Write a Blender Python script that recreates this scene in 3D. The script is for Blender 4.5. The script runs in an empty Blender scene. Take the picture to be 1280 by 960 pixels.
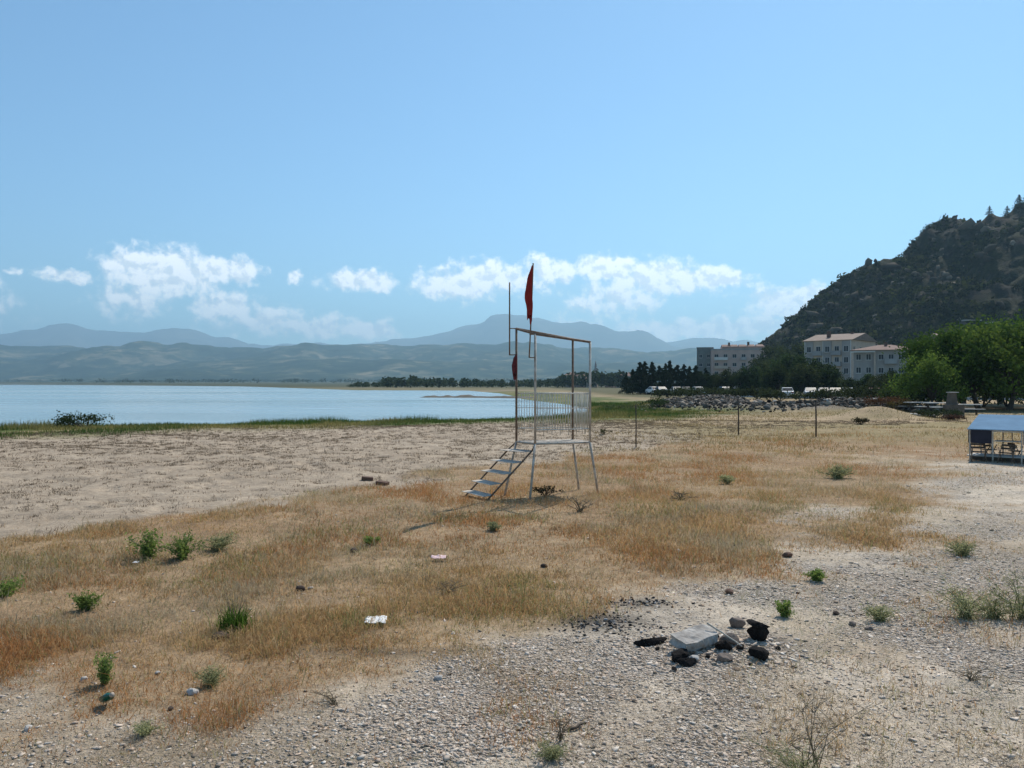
import bpy, math, random
import numpy as np
from mathutils import Vector, Matrix

random.seed(7)
RNG = np.random.default_rng(7)
S = bpy.context.scene
COL = S.collection
F, CX, CY, CAMZ = 1005.0, 640.0, 480.0, 2.0
R = math.radians
SUN_AZ, SUN_EL = R(30), R(48)

# ------------------------------------------------------------------ noise
def _hash(ix, iy, seed):
    n = (ix.astype(np.int64) * 374761393 + iy.astype(np.int64) * 668265263 + seed * 974711) & 0x7fffffff
    n = ((n ^ (n >> 13)) * 1274126177) & 0x7fffffff
    n = (n ^ (n >> 16)) & 0x7fffffff
    return n / float(0x7fffffff)

def vnoise(x, y, seed=0):
    x = np.asarray(x, float); y = np.asarray(y, float)
    ix, iy = np.floor(x), np.floor(y)
    fx, fy = x - ix, y - iy
    fx = fx * fx * (3 - 2 * fx); fy = fy * fy * (3 - 2 * fy)
    a, b = _hash(ix, iy, seed), _hash(ix + 1, iy, seed)
    c, d = _hash(ix, iy + 1, seed), _hash(ix + 1, iy + 1, seed)
    return (a + (b - a) * fx) * (1 - fy) + (c + (d - c) * fx) * fy

def fbm(x, y, seed=0, octv=4):
    x = np.asarray(x, float); y = np.asarray(y, float)
    s = 0; a = .5; t = 0
    for i in range(octv):
        s = s + a * vnoise(x, y, seed + i * 17); t += a
        ca, sa = 1.62, 1.18
        x, y = x * ca - y * sa + 3.1, x * sa + y * ca + 1.7
        a *= .5
    return s / t

def sstep(a, b, x):
    t = np.clip((np.asarray(x, float) - a) / (b - a), 0, 1)
    return t * t * (3 - 2 * t)

# ------------------------------------------------------------------ terrain functions
SHORE = np.array([(-400, -180), (-80, 14), (-45, 33.5), (-27, 43.5), (-12, 50), (0, 55), (5.5, 62), (7, 74), (6.5, 88), (4.2, 105), (1.5, 124), (.6, 150),
                  (-3, 200), (-16, 284), (-60, 303), (-88, 372), (-270, 800), (-900, 1700), (-1900, 2900), (-5200, 4100), (-16000, 5200)], float)

def shore_dist(x, y):
    """signed distance to the shoreline, positive on land"""
    x = np.asarray(x, float); y = np.asarray(y, float)
    best = np.full(x.shape, 1e12); sgn = np.ones(x.shape)
    for (ax, ay), (bx, by) in zip(SHORE[:-1], SHORE[1:]):
        dx, dy = bx - ax, by - ay
        t = np.clip(((x - ax) * dx + (y - ay) * dy) / (dx * dx + dy * dy), 0, 1)
        ex, ey = x - (ax + t * dx), y - (ay + t * dy)
        d2 = ex * ex + ey * ey
        side = dx * (y - ay) - dy * (x - ax)
        m = d2 < best
        best = np.where(m, d2, best); sgn = np.where(m, np.where(side > 0, -1., 1.), sgn)
    return np.sqrt(best) * sgn

SBX = [-40, -10, -6.2, -5.56, -4.4, -2.95, -.72, 1.2, 3.95, 7.9, 20, 60]
SBY = [-30, 4, 9.76, 11.4, 13.1, 15.6, 18.1, 20.3, 24.8, 30.5, 40, 60]
GBX = [-40, -10, -4, -2.5, -1.3, -.26, .46, 1.25, 2.72, 3.81, 5.4, 8.5, 10.8, 16, 40]
GBY = [2.5, 3.4, 4.5, 4.8, 5.4, 6.48, 7.5, 7.8, 8.5, 9.6, 11.8, 16.7, 20, 24, 32]

def seg_d(x, y, ax, ay, bx, by):
    dx, dy = bx - ax, by - ay
    t = np.clip(((x - ax) * dx + (y - ay) * dy) / (dx * dx + dy * dy), 0, 1)
    return np.hypot(x - ax - t * dx, y - ay - t * dy)

def masks(x, y):
    """where each kind of ground lies"""
    x = np.asarray(x, float); y = np.asarray(y, float)
    n = fbm(x * .55, y * .55, 3) - .5
    n2 = fbm(x * 1.8, y * 1.8, 9) - .5
    w = .10 * y + .35
    sd = (y - np.interp(x, SBX, SBY)) + n * w * 2.6 + n2 * w
    gd = (np.interp(x, GBX, GBY) - y) + n * w * 2.4 + n2 * w * 1.3
    sand = sstep(-.25 * w, .55 * w, sd)
    gravel = sstep(-1.1 * w, 1.3 * w, gd + n2 * w * 2.0 + n * w * 1.2)
    s = shore_dist(x, y)
    shore = (1 - sstep(8.5, 15.5, s + (fbm(x * .16, y * .16, 31) - .5) * 9 - sstep(-2, -18, x) * 2)) * (y < 240)
    far = sstep(26, 36, y + .2 * x + n * 8)
    grass = (1 - sand) * (1 - gravel)
    return sand, gravel, grass, shore, far, s

RUBBLE = [(13.5, 72, 23, 60), (23, 60, 30, 64), (15, 76, 26, 100)]

def gz(x, y):
    x = np.asarray(x, float); y = np.asarray(y, float)
    s = shore_dist(x, y)
    z = np.where(s > 0, -.35 + .35 * sstep(0, 13, s), -.35 - np.minimum(2.0, -s * .05))
    land = sstep(3, 9, s)
    near = 1 - sstep(40, 120, y)
    z = z + land * ((fbm(x * .22, y * .22, 5) - .5) * .16 + (fbm(x * 1.3, y * 1.3, 6, 3) - .5) * .05) * (near * .9 + .1)
    sand = sstep(-.3, 1.2, y - np.interp(x, SBX, SBY))
    foot = vnoise(x * 2.3, y * 2.3, 21)
    z = z - sand * land * near * .055 * sstep(.5, .85, foot)
    # heaped pebbles round the burnt stones
    z = z + .07 * np.exp(-(((x - 1.55) / .42) ** 2 + ((y - 6.05) / .42) ** 2))
    rb = np.minimum.reduce([seg_d(x, y, *a) for a in RUBBLE])
    z = z + .45 * (1 - sstep(0, 5.5, rb)) * (.6 + .8 * vnoise(x * .5, y * .5, 44))
    z = z + .7 * np.exp(-(((x - 21.5) / 1.9) ** 2 + ((y - 47.5) / 2.2) ** 2)) + .3 * np.exp(-(((x - 26) / 3) ** 2 + ((y - 62) / 3) ** 2))
    z = z + land * sstep(300, 4000, y) * 12
    return z

def gzs(x, y):
    return float(gz(np.array([x]), np.array([y]))[0])

def at(px, py):
    """point of the ground seen at a picture position"""
    d = Vector(((px - CX) / F, 1, (CY - py) / F))
    t = 3.0
    for i in range(60):
        z = gzs(d.x * t, t)
        nt = (z - CAMZ) / d.z if d.z < -1e-6 else 400
        if abs(nt - t) < .003: break
        t = t + (nt - t) * .7
    return Vector((d.x * t, t, gzs(d.x * t, t)))

def lift(px, py, Y):
    return Vector(((px - CX) / F * Y, Y, CAMZ + (CY - py) / F * Y))

# ------------------------------------------------------------------ mesh helpers
def np_mesh(name, verts, faces, mat=None, parent=None, col=None, smooth=False):
    """verts (n,3), faces: one (m,k) array"""
    verts = np.ascontiguousarray(verts, np.float32); faces = np.ascontiguousarray(faces, np.int32)
    me = bpy.data.meshes.new(name)
    me.vertices.add(len(verts)); me.vertices.foreach_set('co', verts.ravel())
    m, k = faces.shape
    me.loops.add(m * k); me.loops.foreach_set('vertex_index', faces.ravel())
    me.polygons.add(m)
    me.polygons.foreach_set('loop_start', np.arange(0, m * k, k, dtype=np.int32))
    me.polygons.foreach_set('loop_total', np.full(m, k, np.int32))
    if smooth: me.polygons.foreach_set('use_smooth', np.ones(m, bool))
    if col is not None:
        c = np.ones((len(verts), 4), np.float32); c[:, :3] = col
        a = me.color_attributes.new('Col', 'FLOAT_COLOR', 'POINT'); a.data.foreach_set('color', c.ravel())
    me.update(calc_edges=True); me.validate()
    if mat: me.materials.append(mat)
    o = bpy.data.objects.new(name, me); COL.objects.link(o)
    if parent: o.parent = parent
    return o

class MB:
    def __init__(s): s.v = []; s.f = []
    def box(s, x0, x1, y0, y1, z0, z1, M=None, taper=1.0):
        b = len(s.v)
        cx, cy = (x0 + x1) / 2, (y0 + y1) / 2
        for z, k in ((z0, 1), (z1, taper)):
            for x, y in ((x0, y0), (x1, y0), (x1, y1), (x0, y1)):
                p = Vector((cx + (x - cx) * k, cy + (y - cy) * k, z)); s.v.append(M @ p if M else p)
        s.f += [tuple(b + i for i in q) for q in ((3, 2, 1, 0), (4, 5, 6, 7), (0, 1, 5, 4), (1, 2, 6, 5), (2, 3, 7, 6), (3, 0, 4, 7))]
        return s
    def quad(s, a, b, c, d):
        n = len(s.v); s.v += [Vector(a), Vector(b), Vector(c), Vector(d)]; s.f.append((n, n + 1, n + 2, n + 3)); return s
    def tube(s, pts, rad, n=8, cap=True):
        pts = [Vector(p) for p in pts]
        if not isinstance(rad, (list, tuple)): rad = [rad] * len(pts)
        b = len(s.v); ref = None
        for i, p in enumerate(pts):
            t = (pts[min(i + 1, len(pts) - 1)] - pts[max(i - 1, 0)]).normalized()
            if ref is None: ref = Vector((1, 0, 0)) if abs(t.x) < .8 else Vector((0, 1, 0))
            u = (ref - t * ref.dot(t)).normalized(); w = t.cross(u); ref = u
            for k in range(n):
                a = 2 * math.pi * k / n
                s.v.append(p + (u * math.cos(a) + w * math.sin(a)) * rad[i])
        for i in range(len(pts) - 1):
            for k in range(n):
                k2 = (k + 1) % n
                s.f.append((b + i * n + k, b + i * n + k2, b + (i + 1) * n + k2, b + (i + 1) * n + k))
        if cap:
            s.f.append(tuple(b + k for k in reversed(range(n)))); e = b + (len(pts) - 1) * n
            s.f.append(tuple(e + k for k in range(n)))
        return s
    def lathe(s, prof, n=16, c=(0, 0, 0)):
        b = len(s.v); c = Vector(c)
        for r, z in prof:
            for k in range(n):
                a = 2 * math.pi * k / n; s.v.append(c + Vector((r * math.cos(a), r * math.sin(a), z)))
        for i in range(len(prof) - 1):
            for k in range(n):
                k2 = (k + 1) % n
                s.f.append((b + i * n + k, b + i * n + k2, b + (i + 1) * n + k2, b + (i + 1) * n + k))
        return s
    def build(s, name, mat, parent=None, smooth=False, bevel=0):
        me = bpy.data.meshes.new(name); me.from_pydata([tuple(v) for v in s.v], [], s.f)
        me.materials.append(mat); me.update()
        if smooth: me.polygons.foreach_set('use_smooth', np.ones(len(me.polygons), bool))
        o = bpy.data.objects.new(name, me); COL.objects.link(o)
        if parent: o.parent = parent
        if bevel:
            m = o.modifiers.new('bevel', 'BEVEL'); m.width = bevel; m.segments = 2; m.limit_method = 'ANGLE'
        return o

def tag(o, label=None, cat=None, group=None, kind=None):
    if label: o['label'] = label
    if cat: o['category'] = cat
    if group: o['group'] = group
    if kind: o['kind'] = kind
    return o

def empty(name, loc, rz=0, label=None, cat=None, group=None, scale=1):
    o = bpy.data.objects.new(name, None); COL.objects.link(o)
    o.location = loc; o.rotation_euler = (0, 0, rz); o.scale = (scale,) * 3 if not isinstance(scale, tuple) else scale
    o.empty_display_size = .2
    return tag(o, label, cat, group)

KIDS = {}
def kids(o):
    return [c for c in bpy.data.objects if c.parent == o]

def dup(root, loc, rz=0, scale=1, label=None, group=None):
    key = root.name
    if key not in KIDS: KIDS[key] = [(c, kids(c)) for c in kids(root)]
    r = root.copy(); COL.objects.link(r); r.location = loc
    r.rotation_euler = (root.rotation_euler.x, root.rotation_euler.y, rz)
    r.scale = (scale,) * 3 if not isinstance(scale, tuple) else scale
    if label: r['label'] = label
    if group: r['group'] = group
    for c, gs in KIDS[key]:
        d = c.copy(); COL.objects.link(d); d.parent = r
        for g in gs:
            e = g.copy(); COL.objects.link(e); e.parent = d
    return r

def place_first(root, loc, rz=0, scale=1):
    root.location = loc; root.rotation_euler.z = rz; root.scale = (scale,) * 3 if not isinstance(scale, tuple) else scale
    return root

# ------------------------------------------------------------------ materials
def newmat(name):
    m = bpy.data.materials.new(name); m.use_nodes = True
    nt = m.node_tree; nt.nodes.clear()
    out = nt.nodes.new('ShaderNodeOutputMaterial')
    return m, nt, out

def noise_node(nt, coord, scale, detail=6, rough=.6):
    n = nt.nodes.new('ShaderNodeTexNoise'); n.inputs['Scale'].default_value = scale
    n.inputs['Detail'].default_value = detail; n.inputs['Roughness'].default_value = rough
    nt.links.new(coord, n.inputs['Vector']); return n

def ramp(nt, fac, stops):
    r = nt.nodes.new('ShaderNodeValToRGB'); e = r.color_ramp.elements
    while len(e) < len(stops): e.new(.5)
    for i, (p, c) in enumerate(stops):
        e[i].position = p; e[i].color = (c[0], c[1], c[2], 1) if hasattr(c, '__len__') else (c, c, c, 1)
    nt.links.new(fac, r.inputs['Fac']); return r

def mixc(nt, a, b, fac, mode='MIX'):
    m = nt.nodes.new('ShaderNodeMix'); m.data_type = 'RGBA'; m.blend_type = mode
    for sock, v in ((m.inputs[0], fac), (m.inputs[6], a), (m.inputs[7], b)):
        if isinstance(v, bpy.types.NodeSocket): nt.links.new(v, sock)
        elif hasattr(v, '__len__'): sock.default_value = (v[0], v[1], v[2], 1)
        else: sock.default_value = v
    return m.outputs[2]

def mth(nt, op, a, b=None, c=None):
    m = nt.nodes.new('ShaderNodeMath'); m.operation = op
    for i, v in enumerate((a, b, c)):
        if v is None: continue
        if isinstance(v, bpy.types.NodeSocket): nt.links.new(v, m.inputs[i])
        else: m.inputs[i].default_value = v
    return m.outputs[0]

def bump(nt, h, strength, dist):
    b = nt.nodes.new('ShaderNodeBump'); b.inputs['Strength'].default_value = strength; b.inputs['Distance'].default_value = dist
    nt.links.new(h, b.inputs['Height']); return b.outputs[0]

def mat(name, c1, c2=None, scale=4, rough=.8, bmp=0, bdist=.02, metal=0, spec=.3, streak=False, world=False):
    m, nt, out = newmat(name)
    p = nt.nodes.new('ShaderNodeBsdfPrincipled'); nt.links.new(p.outputs[0], out.inputs[0])
    p.inputs['Roughness'].default_value = rough; p.inputs['Metallic'].default_value = metal
    p.inputs['Specular IOR Level'].default_value = spec
    tc = nt.nodes.new('ShaderNodeTexCoord')
    co = tc.outputs['Object']
    if world:
        g = nt.nodes.new('ShaderNodeNewGeometry'); co = g.outputs['Position']
    if streak:
        mp = nt.nodes.new('ShaderNodeMapping'); mp.inputs['Scale'].default_value = (1, 1, .15)
        nt.links.new(co, mp.inputs[0]); co = mp.outputs[0]
    n = noise_node(nt, co, scale)
    c2 = c2 or tuple(x * .7 for x in c1)
    r = ramp(nt, n.outputs[0], [(.3, c2), (.7, c1)])
    nt.links.new(r.outputs[0], p.inputs['Base Color'])
    if bmp:
        n2 = noise_node(nt, co, scale * 3)
        nt.links.new(bump(nt, n2.outputs[0], bmp, bdist), p.inputs['Normal'])
    return m

def leafmat(name, trans=.35, gain=1.0, rough=.6):
    m, nt, out = newmat(name)
    a = nt.nodes.new('ShaderNodeAttribute'); a.attribute_name = 'Col'
    p = nt.nodes.new('ShaderNodeBsdfPrincipled'); p.inputs['Roughness'].default_value = .95
    p.inputs['Specular IOR Level'].default_value = .06
    oi = nt.nodes.new('ShaderNodeObjectInfo')
    v = mth(nt, 'MULTIPLY_ADD', oi.outputs['Random'], .4, .8 * gain)
    hs = nt.nodes.new('ShaderNodeHueSaturation'); nt.links.new(a.outputs[0], hs.inputs['Color']); nt.links.new(v, hs.inputs['Value'])
    nt.links.new(hs.outputs[0], p.inputs['Base Color'])
    if trans > 0:
        t = nt.nodes.new('ShaderNodeBsdfTranslucent'); nt.links.new(hs.outputs[0], t.inputs[0])
        mx = nt.nodes.new('ShaderNodeMixShader'); mx.inputs[0].default_value = trans
        nt.links.new(p.outputs[0], mx.inputs[1]); nt.links.new(t.outputs[0], mx.inputs[2]); nt.links.new(mx.outputs[0], out.inputs[0])
    else:
        nt.links.new(p.outputs[0], out.inputs[0])
    return m

M = {}
M['paint_white'] = mat('chipped_cream_paint', (.62, .57, .50), (.27, .205, .15), 9, .55, .1)
M['slat'] = mat('off_white_slat_paint', (.66, .63, .57), (.45, .41, .35), 9, .6, .1)
M['rust'] = mat('rusty_pipe', (.24, .17, .12), (.10, .065, .045), 14, .75, .15)
M['flag'] = mat('red_cloth', (.30, .035, .03), (.20, .022, .022), 6, .95, spec=.05)
M['flag_dark'] = mat('faded_red_cloth', (.16, .03, .035), (.07, .018, .02), 14, .9)
M['wood'] = mat('weathered_wood', (.60, .54, .46), (.36, .30, .24), 7, .85, .3, streak=True)
M['wood_dark'] = mat('dark_post_wood', (.10, .075, .055), (.05, .038, .03), 9, .9, .3, streak=True)
M['char'] = mat('charred_wood', (.032, .028, .026), (.010, .009, .009), 22, .95, .9, .02, spec=.08)
M['concrete'] = mat('stained_concrete', (.48, .45, .41), (.17, .15, .135), 9, .85, .6, .012)
M['concrete_pale'] = mat('pale_concrete', (.58, .56, .53), (.40, .38, .35), 2, .8, .2)
M['stone_brown'] = mat('brown_stone', (.22, .17, .14), (.12, .095, .08), 12, .85, .5, .01)
M['stone_pale'] = mat('pale_stone', (.52, .49, .45), (.34, .31, .28), 9, .85, .4, .01)
M['stone_grey'] = mat('grey_stone', (.20, .18, .16), (.09, .08, .07), 3, .9, .5, .04)
M['clod'] = mat('dark_clod', (.09, .06, .045), (.045, .032, .025), 20, .95, .6, .008)
M['brick'] = mat('old_brick', (.16, .085, .06), (.09, .06, .045), 14, .9, .4, .006)
M['paper'] = mat('white_paper', (.82, .82, .81), (.72, .72, .71), 20, .8)
M['pink'] = mat('pink_plastic', (.72, .52, .52), (.6, .4, .4), 20, .6)
M['green_glass'] = mat('green_bottle_plastic', (.01, .12, .075), (.006, .06, .04), 10, .15, spec=.5)
M['bark'] = mat('bark', (.11, .085, .065), (.05, .04, .032), 6, .95, .5, streak=True)
M['twig'] = mat('dry_twig', (.20, .155, .10), (.10, .08, .055), 12, .9)
M['leaf'] = leafmat('broad_leaf', .38, 1.0)
M['needle'] = leafmat('conifer_needle', .15, 1.0)
M['blade'] = leafmat('grass_blade', .42, 1.0, .8)
M['roof_blue'] = mat('blue_roof_sheet', (.13, .245, .37), (.10, .19, .29), 3, .85, .1, spec=.08)
M['panel_dark'] = mat('dark_navy_board', (.022, .022, .04), (.012, .012, .022), 4, .6)
M['panel_grey'] = mat('grey_board', (.30, .29, .27), (.2, .19, .18), 4, .8)
M['wall_grey'] = mat('grey_render', (.36, .35, .34), (.26, .25, .245), .5, .9, .1)
M['wall_pink'] = mat('pinkish_render', (.52, .37, .315), (.40, .285, .245), .4, .9, .1)
M['wall_cream'] = mat('cream_render', (.56, .44, .345), (.42, .33, .265), .4, .9, .1)
M['wall_bluegrey'] = mat('blue_grey_render', (.37, .335, .31), (.27, .245, .23), .5, .9, .1)
M['wall_green'] = mat('dull_green_render', (.20, .21, .20), (.14, .15, .14), .5, .9, .1)
M['wall_white'] = mat('white_render', (.68, .65, .61), (.52, .5, .47), .4, .9, .1)
M['roof_tile'] = mat('red_brown_tiles', (.20, .11, .085), (.12, .07, .055), 1.2, .85, .3, .05)
M['roof_pale'] = mat('pale_brown_tiles', (.25, .18, .14), (.16, .115, .09), 1.2, .85, .3, .05)
M['frame'] = mat('window_frame_white', (.62, .6, .58), (.5, .48, .46), 3, .5)
M['glass'] = mat('dark_window_glass', (.028, .032, .038), (.016, .018, .022), 1, .3, spec=.15)
M['stone_wall'] = mat('rough_stone_wall', (.17, .14, .11), (.08, .066, .055), 1.6, .95, .6, .1)
M['tyre'] = mat('tyre_rubber', (.03, .03, .03), (.02, .02, .02), 8, .85)
M['rim'] = mat('steel_rim', (.5, .5, .52), (.4, .4, .42), 4, .35, metal=.7)
M['lamp'] = mat('headlamp_lens', (.7, .7, .7), (.6, .6, .6), 3, .1, spec=.6)
for nm, c in (('white', (.74, .74, .74)), ('silver', (.42, .43, .45)), ('red', (.32, .03, .03)), ('blue', (.05, .09, .2)), ('dark', (.04, .04, .045))):
    M['car_' + nm] = mat('car_paint_' + nm, c, tuple(x * .93 for x in c), 1, .25, spec=.6)

def ground_material():
    m, nt, out = newmat('beach_ground')
    p = nt.nodes.new('ShaderNodeBsdfPrincipled'); nt.links.new(p.outputs[0], out.inputs[0])
    p.inputs['Roughness'].default_value = .95; p.inputs['Specular IOR Level'].default_value = .1
    g = nt.nodes.new('ShaderNodeNewGeometry'); pos = g.outputs['Position']
    a = nt.nodes.new('ShaderNodeAttribute'); a.attribute_name = 'Col'
    w = nt.nodes.new('ShaderNodeAttribute'); w.attribute_name = 'Mix'     # r gravel, g sand, b grass
    sp = nt.nodes.new('ShaderNodeSeparateColor'); nt.links.new(w.outputs[0], sp.inputs[0])
    n1 = noise_node(nt, pos, 7, 8, .7); n2 = noise_node(nt, pos, 1.1, 6); n3 = noise_node(nt, pos, 38, 4, .7)
    c = mixc(nt, a.outputs[0], ramp(nt, n1.outputs[0], [(.28, .55), (.5, 1.0), (.72, 1.4)]).outputs[0], .75, 'MULTIPLY')
    c = mixc(nt, c, ramp(nt, n2.outputs[0], [(.3, .72), (.7, 1.22)]).outputs[0], .8, 'MULTIPLY')
    c = mixc(nt, c, ramp(nt, n3.outputs[0], [(.3, .65), (.7, 1.35)]).outputs[0], .6, 'MULTIPLY')
    # small shingle between the modelled pebbles
    v = nt.nodes.new('ShaderNodeTexVoronoi'); v.inputs['Scale'].default_value = 42; nt.links.new(pos, v.inputs['Vector'])
    sc = nt.nodes.new('ShaderNodeSeparateColor'); nt.links.new(v.outputs['Color'], sc.inputs[0])
    peb = ramp(nt, sc.outputs[0], [(.0, (.15, .12, .09)), (.35, (.35, .29, .235)), (.7, (.52, .45, .38)), (1, (.68, .61, .54))])
    c = mixc(nt, c, peb.outputs[0], mth(nt, 'MULTIPLY', sp.outputs[0], .6))
    nt.links.new(c, p.inputs['Base Color'])
    h = mth(nt, 'ADD', mth(nt, 'MULTIPLY', n1.outputs[0], .7), mth(nt, 'MULTIPLY', n3.outputs[0], .25))
    h = mth(nt, 'SUBTRACT', h, mth(nt, 'MULTIPLY', mth(nt, 'MULTIPLY', v.outputs['Distance'], .6), sp.outputs[0]))
    # trampled dimples in the sand
    v2 = nt.nodes.new('ShaderNodeTexVoronoi'); v2.feature = 'SMOOTH_F1'; v2.inputs['Scale'].default_value = 3.1; nt.links.new(pos, v2.inputs['Vector'])
    h = mth(nt, 'ADD', h, mth(nt, 'MULTIPLY', mth(nt, 'MULTIPLY', v2.outputs['Distance'], .6), sp.outputs[1]))
    nt.links.new(bump(nt, h, .9, .06), p.inputs['Normal'])
    return m

def water_material():
    m, nt, out = newmat('lake_water')
    p = nt.nodes.new('ShaderNodeBsdfPrincipled'); nt.links.new(p.outputs[0], out.inputs[0])
    g = nt.nodes.new('ShaderNodeNewGeometry')
    n0 = noise_node(nt, g.outputs['Position'], .012, 4)
    nt.links.new(ramp(nt, n0.outputs[0], [(.35, (.23, .32, .345)), (.65, (.29, .375, .385))]).outputs[0], p.inputs['Base Color'])
    p.inputs['IOR'].default_value = 1.33
    ms_ = nt.nodes.new('ShaderNodeMapping'); ms_.inputs['Scale'].default_value = (.008, .05, 1); nt.links.new(g.outputs['Position'], ms_.inputs[0])
    ns_ = noise_node(nt, ms_.outputs[0], 1.0, 6, .65)
    nt.links.new(ramp(nt, ns_.outputs[0], [(.35, .10), (.65, .34)]).outputs[0], p.inputs['Roughness'])
    mp = nt.nodes.new('ShaderNodeMapping'); mp.inputs['Scale'].default_value = (1, 1.8, 1); nt.links.new(g.outputs['Position'], mp.inputs[0])
    n = noise_node(nt, mp.outputs[0], 1.6, 6, .65)
    nt.links.new(bump(nt, n.outputs[0], .5, .06), p.inputs['Normal'])
    return m

def rock_hill_material():
    m, nt, out = newmat('rocky_scrub_slope')
    p = nt.nodes.new('ShaderNodeBsdfPrincipled'); nt.links.new(p.outputs[0], out.inputs[0]); p.inputs['Roughness'].default_value = .95
    p.inputs['Specular IOR Level'].default_value = .1
    g = nt.nodes.new('ShaderNodeNewGeometry'); pos = g.outputs['Position']
    n1 = noise_node(nt, pos, .07, 8, .65); n2 = noise_node(nt, pos, .3, 6, .7); n3 = noise_node(nt, pos, .02, 4)
    rock = ramp(nt, n2.outputs[0], [(.3, (.014, .013, .012)), (.55, (.036, .033, .027)), (.78, (.09, .075, .056))])
    veg = ramp(nt, n2.outputs[0], [(.3, (.010, .013, .006)), (.7, (.034, .036, .014))])
    f = ramp(nt, mth(nt, 'ADD', mth(nt, 'MULTIPLY', n1.outputs[0], .75), mth(nt, 'MULTIPLY', n3.outputs[0], .35)), [(.52, 0.0), (.62, 1.0)])
    c = mixc(nt, veg.outputs[0], rock.outputs[0], f.outputs[0])
    nt.links.new(c, p.inputs['Base Color'])
    nt.links.new(bump(nt, n2.outputs[0], 1, 2.0), p.inputs['Normal'])
    return m

def far_hill_material(name, cols, sc):
    m, nt, out = newmat(name)
    p = nt.nodes.new('ShaderNodeBsdfPrincipled'); nt.links.new(p.outputs[0], out.inputs[0]); p.inputs['Roughness'].default_value = 1
    p.inputs['Specular IOR Level'].default_value = 0
    g = nt.nodes.new('ShaderNodeNewGeometry'); pos = g.outputs['Position']
    n1 = noise_node(nt, pos, .0016 * sc, 8, .62)
    v = nt.nodes.new('ShaderNodeTexVoronoi'); v.inputs['Scale'].default_value = .009 * sc; nt.links.new(pos, v.inputs['Vector'])
    s = nt.nodes.new('ShaderNodeSeparateColor'); nt.links.new(v.outputs['Color'], s.inputs[0])
    n9 = noise_node(nt, pos, .013 * sc, 6, .7)
    f = mth(nt, 'ADD', mth(nt, 'ADD', mth(nt, 'MULTIPLY', n1.outputs[0], .62), mth(nt, 'MULTIPLY', s.outputs[0], .16)), mth(nt, 'MULTIPLY', n9.outputs[0], .22))
    nt.links.new(ramp(nt, f, cols).outputs[0], p.inputs['Base Color'])
    return m

M['ground'] = ground_material(); M['water'] = water_material(); M['rockhill'] = rock_hill_material()
M['hills'] = far_hill_material('wooded_far_hills', [(.42, (.018, .030, .016)), (.53, (.035, .05, .025)), (.60, (.11, .105, .06)), (.70, (.24, .20, .13))], 1.7)
M['mountains'] = far_hill_material('bare_mountains', [(.35, (.06, .07, .05)), (.65, (.14, .13, .1))], .5)
M['asphalt'] = mat('asphalt', (.06, .06, .06), (.045, .045, .045), 2, .9, .2, world=True)
M['kerb'] = mat('kerb_stone', (.4, .39, .37), (.3, .29, .28), 2, .9, .1, world=True)
M['line'] = mat('road_paint', (.7, .7, .68), (.5, .5, .48), 2, .8, world=True)
M['pebble'] = leafmat('pebbles', 0, 1.0, .85)
M['scrub'] = leafmat('scrub_leaf', .25, 1.0)

# ------------------------------------------------------------------ ground sheet
def graded(segs):
    out = []
    for a, b, st in segs:
        out += list(np.arange(a, b, st))
    return out

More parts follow.
